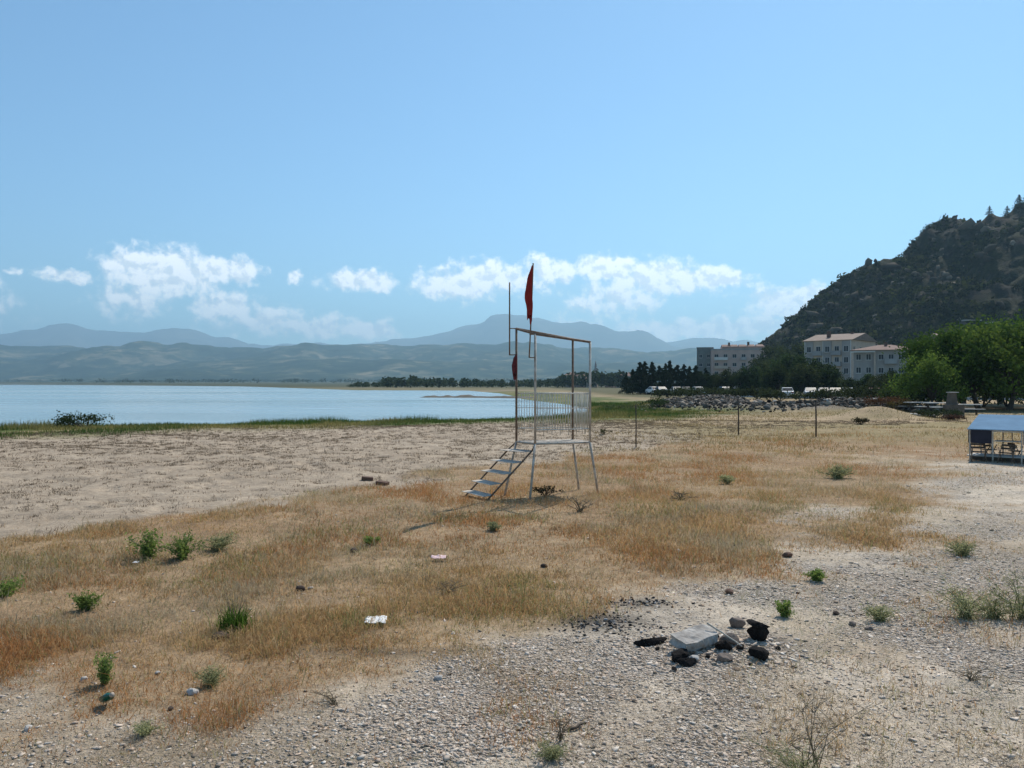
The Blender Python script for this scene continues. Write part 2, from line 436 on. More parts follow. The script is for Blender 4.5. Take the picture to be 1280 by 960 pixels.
def ground():
    xr = graded([(0, 9, .075), (9, 30, .22), (30, 60, 1.0)])
    t = 60.
    while t < 15500: xr.append(t); t *= 1.05
    xr.append(15500.)
    xs = np.array(sorted(set([-v for v in xr] + xr)))
    ys = [-900, -500, -250, -120, -60, -30, -15, -8, -4, -2, -1, 0, 1, 2, 3] + graded([(3.5, 12, .06), (12, 22, .1), (22, 45, .22), (45, 90, .6)])
    t = 90.
    while t < 4500: ys.append(t); t *= 1.02
    while t < 15500: ys.append(t); t *= 1.12
    ys = np.array(ys + [16000.])
    X, Y = np.meshgrid(xs, ys)
    x, y = X.ravel(), Y.ravel()
    z = gz(x, y)
    sand, gravel, grass, shore, far, s = masks(x, y)
    def C(*c): return np.array(c)[None, :]
    def mix(a, b, f): return a + (b - a) * f[:, None]
    sandc = mix(C(.41, .33, .245), C(.33, .26, .19), fbm(x * .35, y * .35, 61))
    drys = mix(C(.27, .165, .09), C(.37, .275, .17), fbm(x * .5, y * .5, 62))
    grav = mix(C(.54, .455, .355), C(.42, .335, .24), sstep(.3, .7, fbm(x * .8, y * .8, 63)))
    c = mix(drys, sandc, sand); c = mix(c, grav, gravel); c = mix(c, mix(C(.42, .34, .25), C(.29, .22, .145), sstep(.35, .65, fbm(x * 1.1, y * 1.1, 69))), gravel * .7 * sstep(.3, -1.5, x))
    # trodden pale path on the right, tan turf beyond
    tan = mix(C(.36, .265, .165), C(.27, .21, .11), sstep(.35, .65, fbm(x * .12, y * .3, 64)))
    c = mix(c, tan, far * sstep(2, 9, x) * (1 - shore))
    green = mix(C(.10, .12, .035), C(.23, .19, .09), sstep(.4, .7, fbm(x * .3, y * .3, 65)))
    c = mix(c, green, shore)
    rb = np.minimum.reduce([seg_d(x, y, *a) for a in RUBBLE])
    c = mix(c, np.broadcast_to(C(.20, .17, .14), c.shape), 1 - sstep(1, 4.5, rb))
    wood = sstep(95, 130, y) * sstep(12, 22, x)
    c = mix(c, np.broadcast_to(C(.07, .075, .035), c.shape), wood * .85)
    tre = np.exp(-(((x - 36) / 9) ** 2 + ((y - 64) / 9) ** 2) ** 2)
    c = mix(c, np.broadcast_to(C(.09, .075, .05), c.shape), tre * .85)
    fl = sstep(150, 320, y) * (1 - wood); farg = sstep(330, 620, y)
    c = mix(c, mix(C(.12, .12, .055), C(.21, .17, .105), fbm(x * .03, y * .03, 66)), fl)
    c = mix(c, mix(C(.03, .045, .022), C(.09, .09, .05), fbm(x * .004, y * .006, 68)), farg)
    # wood ashes and soot of old fires; last patch paints the grass tuft's shadow
    ash_shade = np.maximum.reduce([np.exp(-(((x - .75) / .42) ** 2 + ((y - 6.7) / .34) ** 2)), .8 * np.exp(-(((x - 1.15) / .3) ** 2 + ((y - 7.3) / .2) ** 2)),
                             .9 * np.exp(-(((x - 1.75) / .5) ** 2 + ((y - 6.1) / .28) ** 2)), .6 * np.exp(-(((x + 1.0) / .8) ** 2 + ((y - 5.95) / .12) ** 2)),
                             .6 * np.exp(-(((x + 2.25) / .35) ** 2 + ((y - 6.35) / .1) ** 2))])
    ash_shade = np.clip(ash_shade * (.5 + fbm(x * 4, y * 4, 67)) * 1.1, 0, 1)
    c = mix(c, np.broadcast_to(C(.075, .066, .057), c.shape), ash_shade * .8)
    c = mix(c, np.broadcast_to(C(.13, .13, .1), c.shape), sstep(.0, 1.5, -s))
    nx, ny = len(xs), len(ys)
    idx = np.arange(nx * ny).reshape(ny, nx)
    faces = np.stack([idx[:-1, :-1], idx[:-1, 1:], idx[1:, 1:], idx[1:, :-1]], -1).reshape(-1, 4)
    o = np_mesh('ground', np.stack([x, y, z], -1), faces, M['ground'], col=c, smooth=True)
    a = o.data.color_attributes.new('Mix', 'FLOAT_COLOR', 'POINT')
    mm = np.ones((len(x), 4), np.float32); nearf = 1 - sstep(14, 30, y)
    mm[:, 0] = np.clip(gravel * (1 - ash_shade), 0, 1) * nearf * (.2 + .8 * sstep(.38, .58, fbm(x * .9, y * .9, 101))) * (1 - .75 * sstep(-.2, -1.8, x)); mm[:, 1] = sand * (1 - sstep(40, 60, y)) * (1 - shore); mm[:, 2] = grass
    a.data.foreach_set('color', mm.ravel())
    o.data.color_attributes.active_color_index = 0
    tag(o, kind='structure')

ground()

# lake
wv = np.array([(-15400, -400, -.35), (300, -400, -.35), (300, 5300, -.35), (-15400, 5300, -.35)])
tag(np_mesh('lake_water', wv, np.array([[0, 1, 2, 3]]), M['water']), kind='structure')

def ridge(name, pts, Yc, Yb, Yk, mat_, amp, n=520, k=60, seed=0, pad=900):
    """a range of hills: crest line at depth Yc, foot at Yb, falling behind to Yk"""
    pxs = np.linspace(-pad, 1280 + pad, n)
    H = (CY - np.interp(pxs, [p[0] for p in pts], [p[1] for p in pts])) / F * Yc + CAMZ
    H = H + (fbm(pxs * .045, pxs * 0, seed, 6) - .5) * .16 * H.mean()
    ts = np.linspace(0, 1.6, k)
    P, T = np.meshgrid(np.arange(n), ts)
    y = np.where(T <= 1, Yb + (Yc - Yb) * T, Yc + (Yk - Yc) * (T - 1) / .6)
    x = (pxs[P] - CX) / F * y
    prof = np.where(T <= 1, np.sin(np.clip(T, 0, 1) * math.pi / 2) ** 1.15, 1 - (T - 1) / .6)
    spur = (fbm(x * amp, y * amp * .5, seed + 5, 5) - .5)
    z = H[P] * prof + spur * H.mean() * 1.1 * np.sin(np.clip(T, 0, 1) * math.pi) * (T < 1) - 4
    idx = np.arange(n * k).reshape(k, n)
    faces = np.stack([idx[:-1, :-1], idx[:-1, 1:], idx[1:, 1:], idx[1:, :-1]], -1).reshape(-1, 4)
    o = np_mesh(name, np.stack([x.ravel(), y.ravel(), z.ravel()], -1), faces, mat_, smooth=True)
    tag(o, kind='structure')

ridge('hills', [(-900, 440), (-200, 428), (0, 431), (60, 431), (150, 438), (250, 439), (330, 435), (385, 429), (440, 431), (500, 434), (545, 430), (600, 432),
                (700, 436), (780, 440), (870, 440), (1100, 436), (1500, 430), (2200, 435)], 6000, 4000, 8500, M['hills'], .0016, seed=3)
ridge('hills', [(-900, 470), (0, 474), (120, 466), (200, 456), (300, 449), (380, 446), (450, 448), (560, 452), (640, 450), (720, 455), (800, 452), (900, 456), (1400, 452), (2200, 460)],
      4600, 3300, 5600, M['hills'], .002, seed=8)
ridge('mountains', [(-900, 425), (-100, 424), (0, 419), (30, 412), (75, 408), (130, 411), (200, 416), (250, 420), (310, 428), (360, 431), (440, 432), (480, 428), (505, 421),
                    (560, 420), (600, 409), (640, 402), (680, 405), (720, 412), (780, 425), (840, 428), (870, 423), (1000, 430), (1300, 420), (2200, 428)],
      13000, 9000, 15500, M['mountains'], .0006, seed=14)

# rocky hill on the right
HP = [(900, 486), (930, 455), (950, 433), (985, 402), (1010, 382), (1040, 354), (1075, 328), (1110, 319), (1140, 313), (1149, 303), (1154, 287), (1166, 279), (1185, 272),
      (1210, 273), (1230, 267), (1260, 259), (1280, 250), (1330, 236), (1400, 222), (1600, 210), (1900, 230), (2300, 330), (2600, 486)]
HYC, HYB = 420., 235.
def hillz(x, y):
    x = np.asarray(x, float); y = np.asarray(y, float)
    n = fbm(x * .018, y * .018, 71) - .5
    px = CX + F * x / HYC
    H = (CY - np.interp(px + n * 5, [p[0] for p in HP], [p[1] for p in HP])) / F * HYC
    yb = HYB + (fbm(x * .02, y * 0, 72) - .5) * 50
    t = (y - yb) / (HYC - yb)
    prof = np.where(t < 1, np.clip(t, -.2, 1), 1 - .9 * np.maximum(0, t - 1))
    st = fbm(x * .035, y * .035, 73, 5)
    prof = prof + (st - .5) * .30 * np.clip(4 * t * (1.02 - t), 0, 1)
    crag = np.abs(fbm(x * .09, y * .09, 74, 4) - .5) * 2
    k = sstep(0, 25, H)
    z = H * prof + k * ((fbm(x * .05, y * .05, 75) - .5) * 7 * np.clip(t * 3, 0, 1) * np.clip(1.6 - t, 0, 1) - crag * 5 * np.clip(t * 3, 0, 1) + 1.2)
    z = z + k * (vnoise(x * .35, y * .35, 76) - .5) * 1.6
    return np.where(H < .5, -3, z)

def rocky_hill():
    xs = np.concatenate([np.arange(105, 300, 1.25), np.arange(300, 430, 4), np.arange(430, 880, 14)])
    ys = np.concatenate([np.arange(190, 450, 1.4), np.arange(450, 720, 6)])
    X, Y = np.meshgrid(xs, ys); x, y = X.ravel(), Y.ravel(); z = hillz(x, y)
    nx, ny = len(xs), len(ys); idx = np.arange(nx * ny).reshape(ny, nx)
    faces = np.stack([idx[:-1, :-1], idx[:-1, 1:], idx[1:, 1:], idx[1:, :-1]], -1).reshape(-1, 4)
    o = np_mesh('rocky_hill', np.stack([x, y, z], -1), faces, M['rockhill'])
    tag(o, kind='structure')
rocky_hill()

def at_hill(px, py):
    d = Vector(((px - CX) / F, 1, (CY - py) / F))
    ts = np.linspace(190, 560, 1500)
    zz = hillz(d.x * ts, ts); ok = np.where(zz >= CAMZ + d.z * ts)[0]
    t = ts[ok[0]] if len(ok) else 300
    return Vector((d.x * t, t, float(hillz(np.array([d.x * t]), np.array([t]))[0])))

# ------------------------------------------------------------------ leaf clouds
def quads_at(c, size, up=.0, rng=RNG, aspect=.62):
    """one randomly turned leaf-shaped quad at each centre"""
    n = len(c)
    a = rng.normal(size=(n, 3)); a /= np.linalg.norm(a, axis=1)[:, None]
    b = rng.normal(size=(n, 3)); b -= a * (a * b).sum(1)[:, None]; b /= np.linalg.norm(b, axis=1)[:, None]
    a[:, 2] += up
    s = np.asarray(size).reshape(-1, 1) * np.ones((n, 1))
    u = a * s * .5; v = b * s * .5 * aspect
    V = np.stack([c - u, c + v * .9 - u * .1, c + u, c - v * .9 - u * .1], 1).reshape(-1, 3)
    Fc = np.arange(4 * n).reshape(-1, 4)
    return V, Fc

def leafcol(n, base, var, rng=RNG, tip=None):
    k = rng.random((n, 1))
    c = np.array(base)[None] * (1 - k) + np.array(var)[None] * k
    return np.repeat(c, 4, 0)

def crown_points(lobes, n, rng, fill=.55, cull=.42, seed=0, nf=.9):
    """leaf positions through several uneven lobes with gaps between clumps"""
    w = np.array([l[3] ** 2 for l in lobes]); w = w / w.sum()
    pick = rng.choice(len(lobes), n, p=w)
    L = np.array([[l[0], l[1], l[2], l[3], l[4]] for l in lobes])[pick]
    d = rng.normal(size=(n, 3)); d /= np.linalg.norm(d, axis=1)[:, None]
    r = rng.random(n) ** (1 - fill) * (1 + .22 * rng.normal(size=n))
    p = L[:, :3] + d * (r * L[:, 3])[:, None] * np.stack([np.ones(n), np.ones(n), L[:, 4]], 1)
    f = fbm(p[:, 0] * nf + p[:, 2] * .7, p[:, 1] * nf - p[:, 2] * .6, seed, 3)
    return p[f > cull]

def make_tree(name, label, cat, group, h, spread, leaves, leaf, base, var, seed, trunk_h=.3, slim=1.0, low=(.34, .84)):
    rng = np.random.default_rng(seed); rnd = random.Random(seed)
    root = empty(name, (0, 0, 0), 0, label, cat, group)
    tb = MB(); lobes = []
    th = h * trunk_h
    lean = Vector((rnd.uniform(-.06, .06) * h, rnd.uniform(-.06, .06) * h, th))
    r0 = h * .03
    tb.tube([(0, 0, -.15), (0, 0, .1), lean * .5, lean], [r0 * 1.35, r0 * 1.05, r0 * .85, r0 * .75], 8)
    nl = rnd.randint(9, 11)
    for i in range(nl):
        a = 2 * math.pi * (i + rnd.uniform(-.3, .3)) / nl
        rr = spread * rnd.uniform(.35, .72); zz = h * rnd.uniform(*low)
        e = Vector((math.cos(a) * rr, math.sin(a) * rr, zz))
        mid = lean.lerp(e, .5) + Vector((0, 0, .08 * h))
        tb.tube([lean, mid, e], [r0 * .55, r0 * .32, r0 * .1], 6)
        lobes.append((e.x, e.y, e.z, spread * rnd.uniform(.36, .56), rnd.uniform(.65, 1.0) * slim))
    lobes.append((lean.x, lean.y, h * .84, spread * .36, .85 * slim))
    lobes.append((0, 0, h * .6, spread * .55, .8 * slim))
    tb.build('trunk', M['bark'], root, True)
    p = crown_points(lobes, leaves, rng, seed=seed, nf=2.6 / max(spread, .5))
    p = p[p[:, 2] > h * .05]
    V, Fc = quads_at(p, leaf * rng.uniform(.6, 1.3, len(p)), rng=rng)
    # light and dark sprays: whole clumps differ in leaf colour
    k = np.clip(fbm(p[:, 0] * 1.3 + p[:, 2], p[:, 1] * 1.3 + p[:, 2] * .5, seed + 9, 2) * 1.5 - .25 + rng.normal(size=len(p)) * .15, 0, 1)[:, None]
    c = np.repeat(np.array(base)[None] * (1 - k) + np.array(var)[None] * k, 4, 0)
    np_mesh('crown', V, Fc, M['leaf'], root, c)
    return root

def make_conifer(name, label, cat, group, h, r, seed, n=3200, base=(.014, .024, .014), var=(.03, .045, .02)):
    rng = np.random.default_rng(seed)
    root = empty(name, (0, 0, 0), 0, label, cat, group)
    MB().tube([(0, 0, -.1), (0, 0, h * .5), (0, 0, h * .98)], [h * .022, h * .015, .01], 7).build('trunk', M['bark'], root, True)
    nb = 90
    tz = rng.random(nb) ** 1.1
    az = rng.random(nb) * 2 * math.pi
    ln = r * (1.05 - tz) ** .75 * rng.uniform(.45, 1.35, nb)
    b = rng.integers(0, nb, n); t = rng.random(n) ** .7
    x = np.cos(az[b]) * ln[b] * t; y = np.sin(az[b]) * ln[b] * t
    z = h * (.10 + .88 * tz[b]) - ln[b] * t * .25 + rng.normal(size=n) * .03 * h * (1 - tz[b])
    jit = rng.normal(size=(n, 2)) * .10 * ln[b][:, None]
    top = n // 14
    p = np.stack([x + jit[:, 0], y + jit[:, 1], z], 1)
    p[:top, 2] = h * rng.uniform(.86, 1.0, top); p[:top, 0] = rng.normal(size=top) * .03 * r; p[:top, 1] = rng.normal(size=top) * .03 * r
    V, Fc = quads_at(p, .075 * h * rng.uniform(.6, 1.2, n), rng=rng, aspect=.35)
    np_mesh('crown', V, Fc, M['needle'], root, leafcol(n, base, var, rng))
    return root

ORD = ['first', 'second', 'third', 'fourth', 'fifth', 'sixth', 'seventh', 'eighth', 'ninth', 'tenth', 'eleventh', 'twelfth', 'thirteenth', 'fourteenth', 'fifteenth', 'sixteenth', 'seventeenth', 'eighteenth', 'nineteenth', 'twentieth']

def ground_pt(px, Y):
    x = (px - CX) / F * Y
    return Vector((x, Y, gzs(x, Y)))

def trees():
    G1, G2 = (.042, .085, .018), (.15, .215, .038)
    D1, D2 = (.014, .026, .010), (.050, .072, .024)
    big = [make_tree('broadleaf_tree', 'x', 'tree', 'green trees behind the kiosk', 6.5, 3.6, 17000, .27, G1, G2, 101, .16),
           make_tree('broadleaf_tree', 'x', 'tree', 'green trees behind the kiosk', 6.5, 3.9, 17000, .28, G1, (.075, .13, .02), 102, .16),
           make_tree('broadleaf_tree', 'x', 'tree', 'green trees behind the kiosk', 6.5, 3.4, 16000, .26, G1, (.11, .16, .03), 103, .18)]
    spots = [(1164, 60, 4.4, 'small green tree with pale leaves at the left end of the green grove'),
             (1184, 63, 6.2, 'rounded green tree directly right of the small pale one at the grove end'),
             (1222, 66, 7.0, 'broad bright green tree half way between the grove end and the photo edge'),
             (1262, 61, 6.9, 'tall green tree right behind the blue roofed kiosk'),
             (1302, 65, 7.6, 'tallest green tree of the grove, cut by the right edge of the photo'),
             (1348, 62, 7.0, 'green tree past the kiosk, just outside the right edge of the photo'),
             (1205, 78, 6.4, 'darker green tree standing in the second row behind the grove'),
             (1250, 80, 8.3, 'high darker tree rising behind the tree over the kiosk')]
    used = set()
    for i, (px, Y, h, lab) in enumerate(spots):
        k = i % 3; p = ground_pt(px, Y); rz = random.uniform(0, 6.28); sc = (h / 6.5 * random.uniform(.95, 1.15), h / 6.5, h / 6.5)
        if k in used: dup(big[k], p, rz, sc, lab)
        else: place_first(big[k], p, rz, sc)['label'] = lab; used.add(k)
    # grey green trees in front of the blocks
    mids = [make_tree('park_tree', 'x', 'tree', 'dark trees in front of the blocks', 6, 3.3, 7500, .36, D1, D2, 111, .2, low=(.22, .84)),
            make_tree('park_tree', 'x', 'tree', 'dark trees in front of the blocks', 6, 2.8, 7000, .36, D1, (.045, .075, .022), 112, .2, low=(.22, .84)),
            make_tree('park_tree', 'x', 'tree', 'dark trees in front of the blocks', 6, 3.5, 7500, .38, (.02, .03, .013), (.07, .085, .03), 113, .16, low=(.2, .84))]
    ms = [(893, 150, 4.2), (908, 145, 4.8), (926, 140, 4.4), (944, 138, 5.4), (958, 150, 6.4), (972, 125, 5.2), (985, 135, 7.4), (1003, 118, 5.0), (1016, 122, 5.8),
          (1033, 118, 4.4), (1046, 128, 4.6), (1062, 112, 3.4), (1084, 112, 4.2), (1100, 104, 3.9), (1116, 108, 4.6), (1130, 98, 3.8), (877, 160, 4.5)]
    used = set()
    ms.sort()
    for i, (px, Y, h) in enumerate(ms):
        k = i % 3; p = ground_pt(px, Y); rz = random.uniform(0, 6.28); sc = h / 6 * (1.0 if px < 1040 else .85)
        lab = '%s tree from the left in the dark row before the apartment blocks' % ORD[i]
        if k in used: dup(mids[k], p, rz, sc, lab)
        else: place_first(mids[k], p, rz, sc)['label'] = lab; used.add(k)
    # trees at the foot of the hill, behind the first row
    used = set()
    ft = [make_tree('hillfoot_tree', 'x', 'tree', 'trees at the foot of the rocky hill', 9, 4.6, 8000, .55, D1, (.06, .075, .028), 121, .25)]
    fs = [(962, 235, 13, 'tall tree at the left foot of the rocky hill, beside the pink block'), (980, 225, 12.5, 'round tree at the hill foot midway between the pink block and the cream one'),
          (997, 240, 14, 'tree touching the left wall of the cream block'), (972, 300, 17, 'tree higher behind the tall one at the left foot of the hill'),
          (1150, 190, 9, 'tree behind the small pale grove tree, under the stone house'), (1115, 215, 10.5, 'tree behind the red roof of the low block')]
    for i, (px, Y, h, lab) in enumerate(fs):
        p = ground_pt(px, Y); rz = random.uniform(0, 6.28)
        if i: dup(ft[0], p, rz, h / 9, lab)
        else: place_first(ft[0], p, rz, h / 9)['label'] = lab
    # conifers by the lake road
    cons = [make_conifer('conifer', 'x', 'conifer', 'dark conifers by the lake road', 6, 2.1, 131, 5200), make_conifer('conifer', 'x', 'conifer', 'dark conifers by the lake road', 6, 1.8, 132, 4600),
            make_conifer('conifer', 'x', 'conifer', 'dark conifers by the lake road', 6, 2.5, 133, 5600)]
    cs = [(783, 168, 4.4), (791, 160, 4.9), (800, 156, 6.2), (806, 160, 6.4), (815, 155, 6.2), (824, 160, 5.6), (832, 152, 5.8), (837, 158, 6.5), (847, 154, 5.6), (855, 150, 5.6),
          (862, 156, 5.4), (870, 150, 5.4), (882, 154, 5.0)]
    used = set()
    for i, (px, Y, h) in enumerate(cs):
        k = i % 3; p = ground_pt(px, Y); rz = random.uniform(0, 6.28)
        lab = '%s dark pointed conifer from the left in the row by the lake road' % ORD[i]
        if k in used: dup(cons[k], p, rz, h / 6, lab)
        else: place_first(cons[k], p, rz, h / 6)['label'] = lab; used.add(k)
    # firs on the skyline of the hill
    sk = make_conifer('conifer', 'single dark conifer on the hill crest, well right of the crag', 'conifer', 'conifers on the hill crest', 5, 2.3, 141, 2600)
    ss = [(1237, 264, 5.5), (1259, 258, 6, 'dark conifer on the hill crest next to the tallest one'), (1274, 252, 9, 'tallest dark conifer on the hill crest, at the right photo edge'),
          (1283, 250, 8, 'dark conifer on the hill crest just past the right photo edge'), (1213, 271, 4, 'smallest dark conifer on the hill crest, nearest the crag')]
    for i, q in enumerate(ss):
        x = (q[0] - CX) / F * 418; p = Vector((x, 418, float(hillz(np.array([x]), np.array([418.]))[0]) - .3))
        if i: dup(sk, p, i, q[2] / 6, q[3])
        else: place_first(sk, p, 0, q[2] / 6)
trees()

def bush(name, label, cat, loc, w, h, n, leaf, base, var, seed, stems=True, group=None):
    rng = np.random.default_rng(seed); rnd = random.Random(seed)
    root = empty(name, loc, 0, label, cat, group)
    lob = [(rnd.uniform(-.5, .5) * w, rnd.uniform(-.35, .35) * w, h * rnd.uniform(.35, .62), w * rnd.uniform(.22, .4), min(1.2, h / w * .9)) for _ in range(7)]
    p = crown_points(lob, n, rng, seed=seed, cull=.36, nf=2.2 / w)
    p[:, 2] = np.maximum(p[:, 2], .01)
    V, Fc = quads_at(p, leaf * rng.uniform(.6, 1.3, len(p)), .3, rng)
    np_mesh('foliage', V, Fc, M['leaf'], root, leafcol(len(p), base, var, rng))
    sb = MB()
    for l in lob: sb.tube([(0, 0, -.03), (l[0] * .5, l[1] * .5, l[2] * .6), (l[0], l[1], l[2])], [.012 * w + .003, .008 * w + .002, .002], 5)
    sb.build('stem', M['bark'], root, True)
    return root

bush('shore_bush', 'large dark green bush at the water edge on the left', 'bush', ground_pt(108, 40), 2.1, 1.05, 2200, .11, (.018, .032, .012), (.06, .085, .03), 201)
bush('shore_bush', 'dark green bush by the left end of the stone rubble, near the first post', 'bush', ground_pt(821, 68), 1.9, 1.1, 1400, .14, (.018, .035, .012), (.06, .09, .03), 202)
bush('shore_bush', 'pale green low bush in the shore grass between tower and rubble', 'bush', ground_pt(783, 70), 3.4, .6, 1100, .14, (.06, .08, .025), (.13, .15, .06), 203)
bush('dry_bush', 'reddish dry bush on the earth mound below the rubble', 'bush', ground_pt(1100, 59), 2.6, 1.0, 1500, .12, (.08, .035, .018), (.17, .09, .045), 204)
bush('dry_bush', 'olive yellow bush beside the reddish one on the earth mound', 'bush', ground_pt(1122, 58), 1.6, .9, 1000, .12, (.09, .07, .02), (.17, .13, .045), 205)
bush('dark_bush', 'small dark bush on the sandy bank left of the white kerb wall', 'bush', at(1076, 531), .6, .45, 500, .08, (.02, .018, .01), (.06, .05, .025), 206)
bush('dark_bush', 'wide dark bush at the foot of the low wall under the grove', 'bush', ground_pt(1172, 47), 2.0, .7, 1300, .11, (.014, .022, .01), (.04, .055, .02), 207)
bush('dark_bush', 'low reddish dark bush left of the kiosk', 'bush', ground_pt(1196, 43.5), 1.0, .4, 700, .09, (.035, .016, .012), (.08, .045, .03), 208)
bush('dark_bush', 'dark scorched weed heap under the lifeguard stand', 'bush', at(682, 619), .55, .2, 700, .04, (.02, .017, .012), (.07, .06, .03), 209)
bush('dark_bush', 'tiny dark bush in the sand right of the stand', 'bush', at(757, 543), .5, .25, 260, .07, (.05, .05, .02), (.1, .09, .04), 210)

for i, (px, Y, w, h, lab) in enumerate([(1140, 66, 3.6, 2.4, 'dense dark undergrowth bush below the left end of the grove'), (1166, 70, 4.4, 3.0, 'dark undergrowth bush behind the white picnic tables'),
        (1196, 72, 4.6, 3.4, 'dark undergrowth bush right behind the barbecue chimney'), (1228, 70, 4.8, 3.4, 'dark undergrowth bush behind the kiosk roof ridge'),
        (1258, 72, 5.0, 3.6, 'dark undergrowth bush between the kiosk and the right photo edge'), (1290, 68, 4.6, 3.2, 'dark undergrowth bush cut by the right photo edge'), (1110, 84, 4.0, 2.4, 'dark undergrowth bush behind the earth mound')]):
    bush('undergrowth_bush', lab, 'bush', ground_pt(px, Y), w, h, 3000, .24, (.022, .042, .010), (.08, .12, .028), 230 + i)
for i, (px, Y, w, h) in enumerate([(836, 120, 4, 1.5), (862, 118, 5, 1.9), (888, 112, 5, 1.7), (915, 108, 4.5, 1.6), (948, 102, 5, 2.0), (975, 98, 4, 1.5), (1032, 94, 4, 1.6), (1058, 92, 4.5, 2.0), (1080, 88, 4.5, 2.2)]):
    bush('roadside_shrub', '%s shrub from the left along the road behind the rubble' % ORD[i], 'bush', ground_pt(px, Y), w, h, 1500, .3, (.016, .024, .010), (.055, .07, .025), 250 + i, group='shrubs along the lake road')

# far shore wood: reads as one mass
def far_wood():
    rng = np.random.default_rng(55); P = []; Sz = []; Cc = []
    def tree_at(px, Y, h, wd, dark):
        x = (px - CX) / F * Y; n = 46
        d = rng.normal(size=(n, 3)); d /= np.linalg.norm(d, axis=1)[:, None]
        p = d * (rng.random((n, 1)) ** .4) * np.array([wd, wd, h * .46]) + np.array([x, Y, h * .54 + gzs(x, Y)])
        P.append(p); Sz.append(np.full(n, h * .28)); k = rng.random((n, 1))
        Cc.append(np.array([.018, .032, .014])[None] * (1 - k) + np.array([.055, .075, .03])[None] * k * dark)
    for i in range(170):
        px = rng.uniform(478, 700); Y = rng.uniform(400, 520)
        env = np.interp(px, [478, 500, 560, 620, 660, 700], [5.2, 6.2, 5.0, 4.2, 4.0, 5.5])
        tree_at(px, Y, env * rng.uniform(.7, 1.15), rng.uniform(1.5, 3), rng.uniform(.7, 1.2))
    for i in range(40):
        px = rng.uniform(436, 480); tree_at(px, rng.uniform(430, 520), rng.uniform(1.5, 3.5), rng.uniform(1.5, 2.5), 1)
    for i in range(120):
        px = rng.uniform(700, 800); tree_at(px, rng.uniform(400, 560), np.interp(px, [700, 740, 800], [7, 9, 7]) * rng.uniform(.6, 1.2), rng.uniform(1.6, 3), rng.uniform(.7, 1.1))
    for i in range(420):
        px = rng.uniform(-100, 860); Y = rng.uniform(1500, 3200)
        if shore_dist(np.array([(px - CX) / F * Y]), np.array([Y]))[0] > 5: tree_at(px, Y, rng.uniform(5, 11), rng.uniform(6, 20), 1)
    P = np.concatenate(P); V, Fc = quads_at(P, np.concatenate(Sz), rng=rng, aspect=.8)
    o = np_mesh('far_shore_woods', V, Fc, M['scrub'], None, np.repeat(np.concatenate(Cc), 4, 0))
    tag(o, 'dark tree belt along the far shore of the bay', 'woods', kind='stuff')
far_wood()

# scrub over the rocky hill
def hill_scrub():
    rng = np.random.default_rng(66)
    n = 26000
    y = rng.uniform(225, 445, n); x = rng.uniform(120, 320, n)
    keep = (fbm(x * .05, y * .05, 77) > .40) & (hillz(x, y) > 1)
    x, y = x[keep], y[keep]; z = hillz(x, y); m = len(x)
    s = rng.lognormal(math.log(.85), .5, m).clip(.4, 3.2)
    k = 16
    d = rng.normal(size=(m, k, 3)); d /= np.linalg.norm(d, axis=2)[..., None]
    p = np.stack([x, y, z + s * .35], 1)[:, None] + d * (s[:, None, None] * rng.random((m, k, 1)) ** .5) * np.array([1, 1, .75])
    V, Fc = quads_at(p.reshape(-1, 3), np.repeat(s * .75, k), rng=rng, aspect=.8)
    c1 = np.array([.008, .014, .005]); c2 = np.array([.066, .076, .026]); f = np.clip(rng.random((m, 1)) ** 1.5, 0, 1)
    c = (c1 * (1 - f) + c2 * f)[:, None] * rng.uniform(.7, 1.2, (m, k, 1))
    o = np_mesh('hillside_scrub', V, Fc, M['scrub'], None, np.repeat(c.reshape(-1, 3), 4, 0))
    tag(o, 'dark low scrub covering the rocky hillside', 'scrub', kind='stuff')
    n = 2600; y = rng.uniform(232, 428, n); x = rng.uniform(122, 320, n)
    keep = (fbm(x * .04 + 9, y * .04, 78) > .47) & (hillz(x, y) > 2); x, y = x[keep], y[keep]; n = len(x)
    c = np.array([.088, .076, .060]) * rng.lognormal(0, .5, (n, 1)).clip(.3, 2.6)
    stones_mesh('hillside_rocks', x, y, (rng.lognormal(math.log(1.4), .6, n).clip(.6, 6) * (1 + .5 * sstep(330, 400, y))), c, 'grey outcropping rocks on the dark hillside', 'rocks', z=hillz(x, y), flat=(.5, 1.0), jit=.2)
# (called after the stone helper below)

# ------------------------------------------------------------------ grass
def blades(name, x, y, h, w, lean, col, label, cat, mat_=None, tri=False, parent=None, z=None, curl=.5, kind='stuff'):
    rng = RNG; n = len(x)
    z = gz(x, y) if z is None else z
    a = rng.random(n) * 2 * math.pi; la = rng.random(n) * 2 * math.pi
    side = np.stack([np.cos(a), np.sin(a), np.zeros(n)], 1) * (w * .5)[:, None]
    ld = np.stack([np.cos(la), np.sin(la), np.zeros(n)], 1)
    b = np.stack([x, y, z - .008], 1)
    up = np.array([0, 0, 1.])
    tip = b + ld * (h * np.sin(lean))[:, None] + up * (h * np.cos(lean))[:, None]
    if tri:
        V = np.stack([b - side, b + side, tip], 1).reshape(-1, 3); Fc = np.arange(3 * n).reshape(-1, 3); rep = 3
    else:
        mid = b + ld * (h * .5 * np.sin(lean * curl))[:, None] + up * (h * .55 * np.cos(lean * curl))[:, None]
        V = np.stack([b - side, b + side, mid + side * .75, mid - side * .75, tip], 1).reshape(-1, 3)
        i = np.arange(n)[:, None] * 5
        Fc = np.concatenate([i + [0, 1, 2], i + [0, 2, 3], i + [3, 2, 4]], 1).reshape(-1, 3); rep = 5
    o = np_mesh(name, V, Fc, mat_ or M['blade'], parent, np.repeat(col, rep, 0))
    if kind: tag(o, label, cat, kind=kind)
    return o

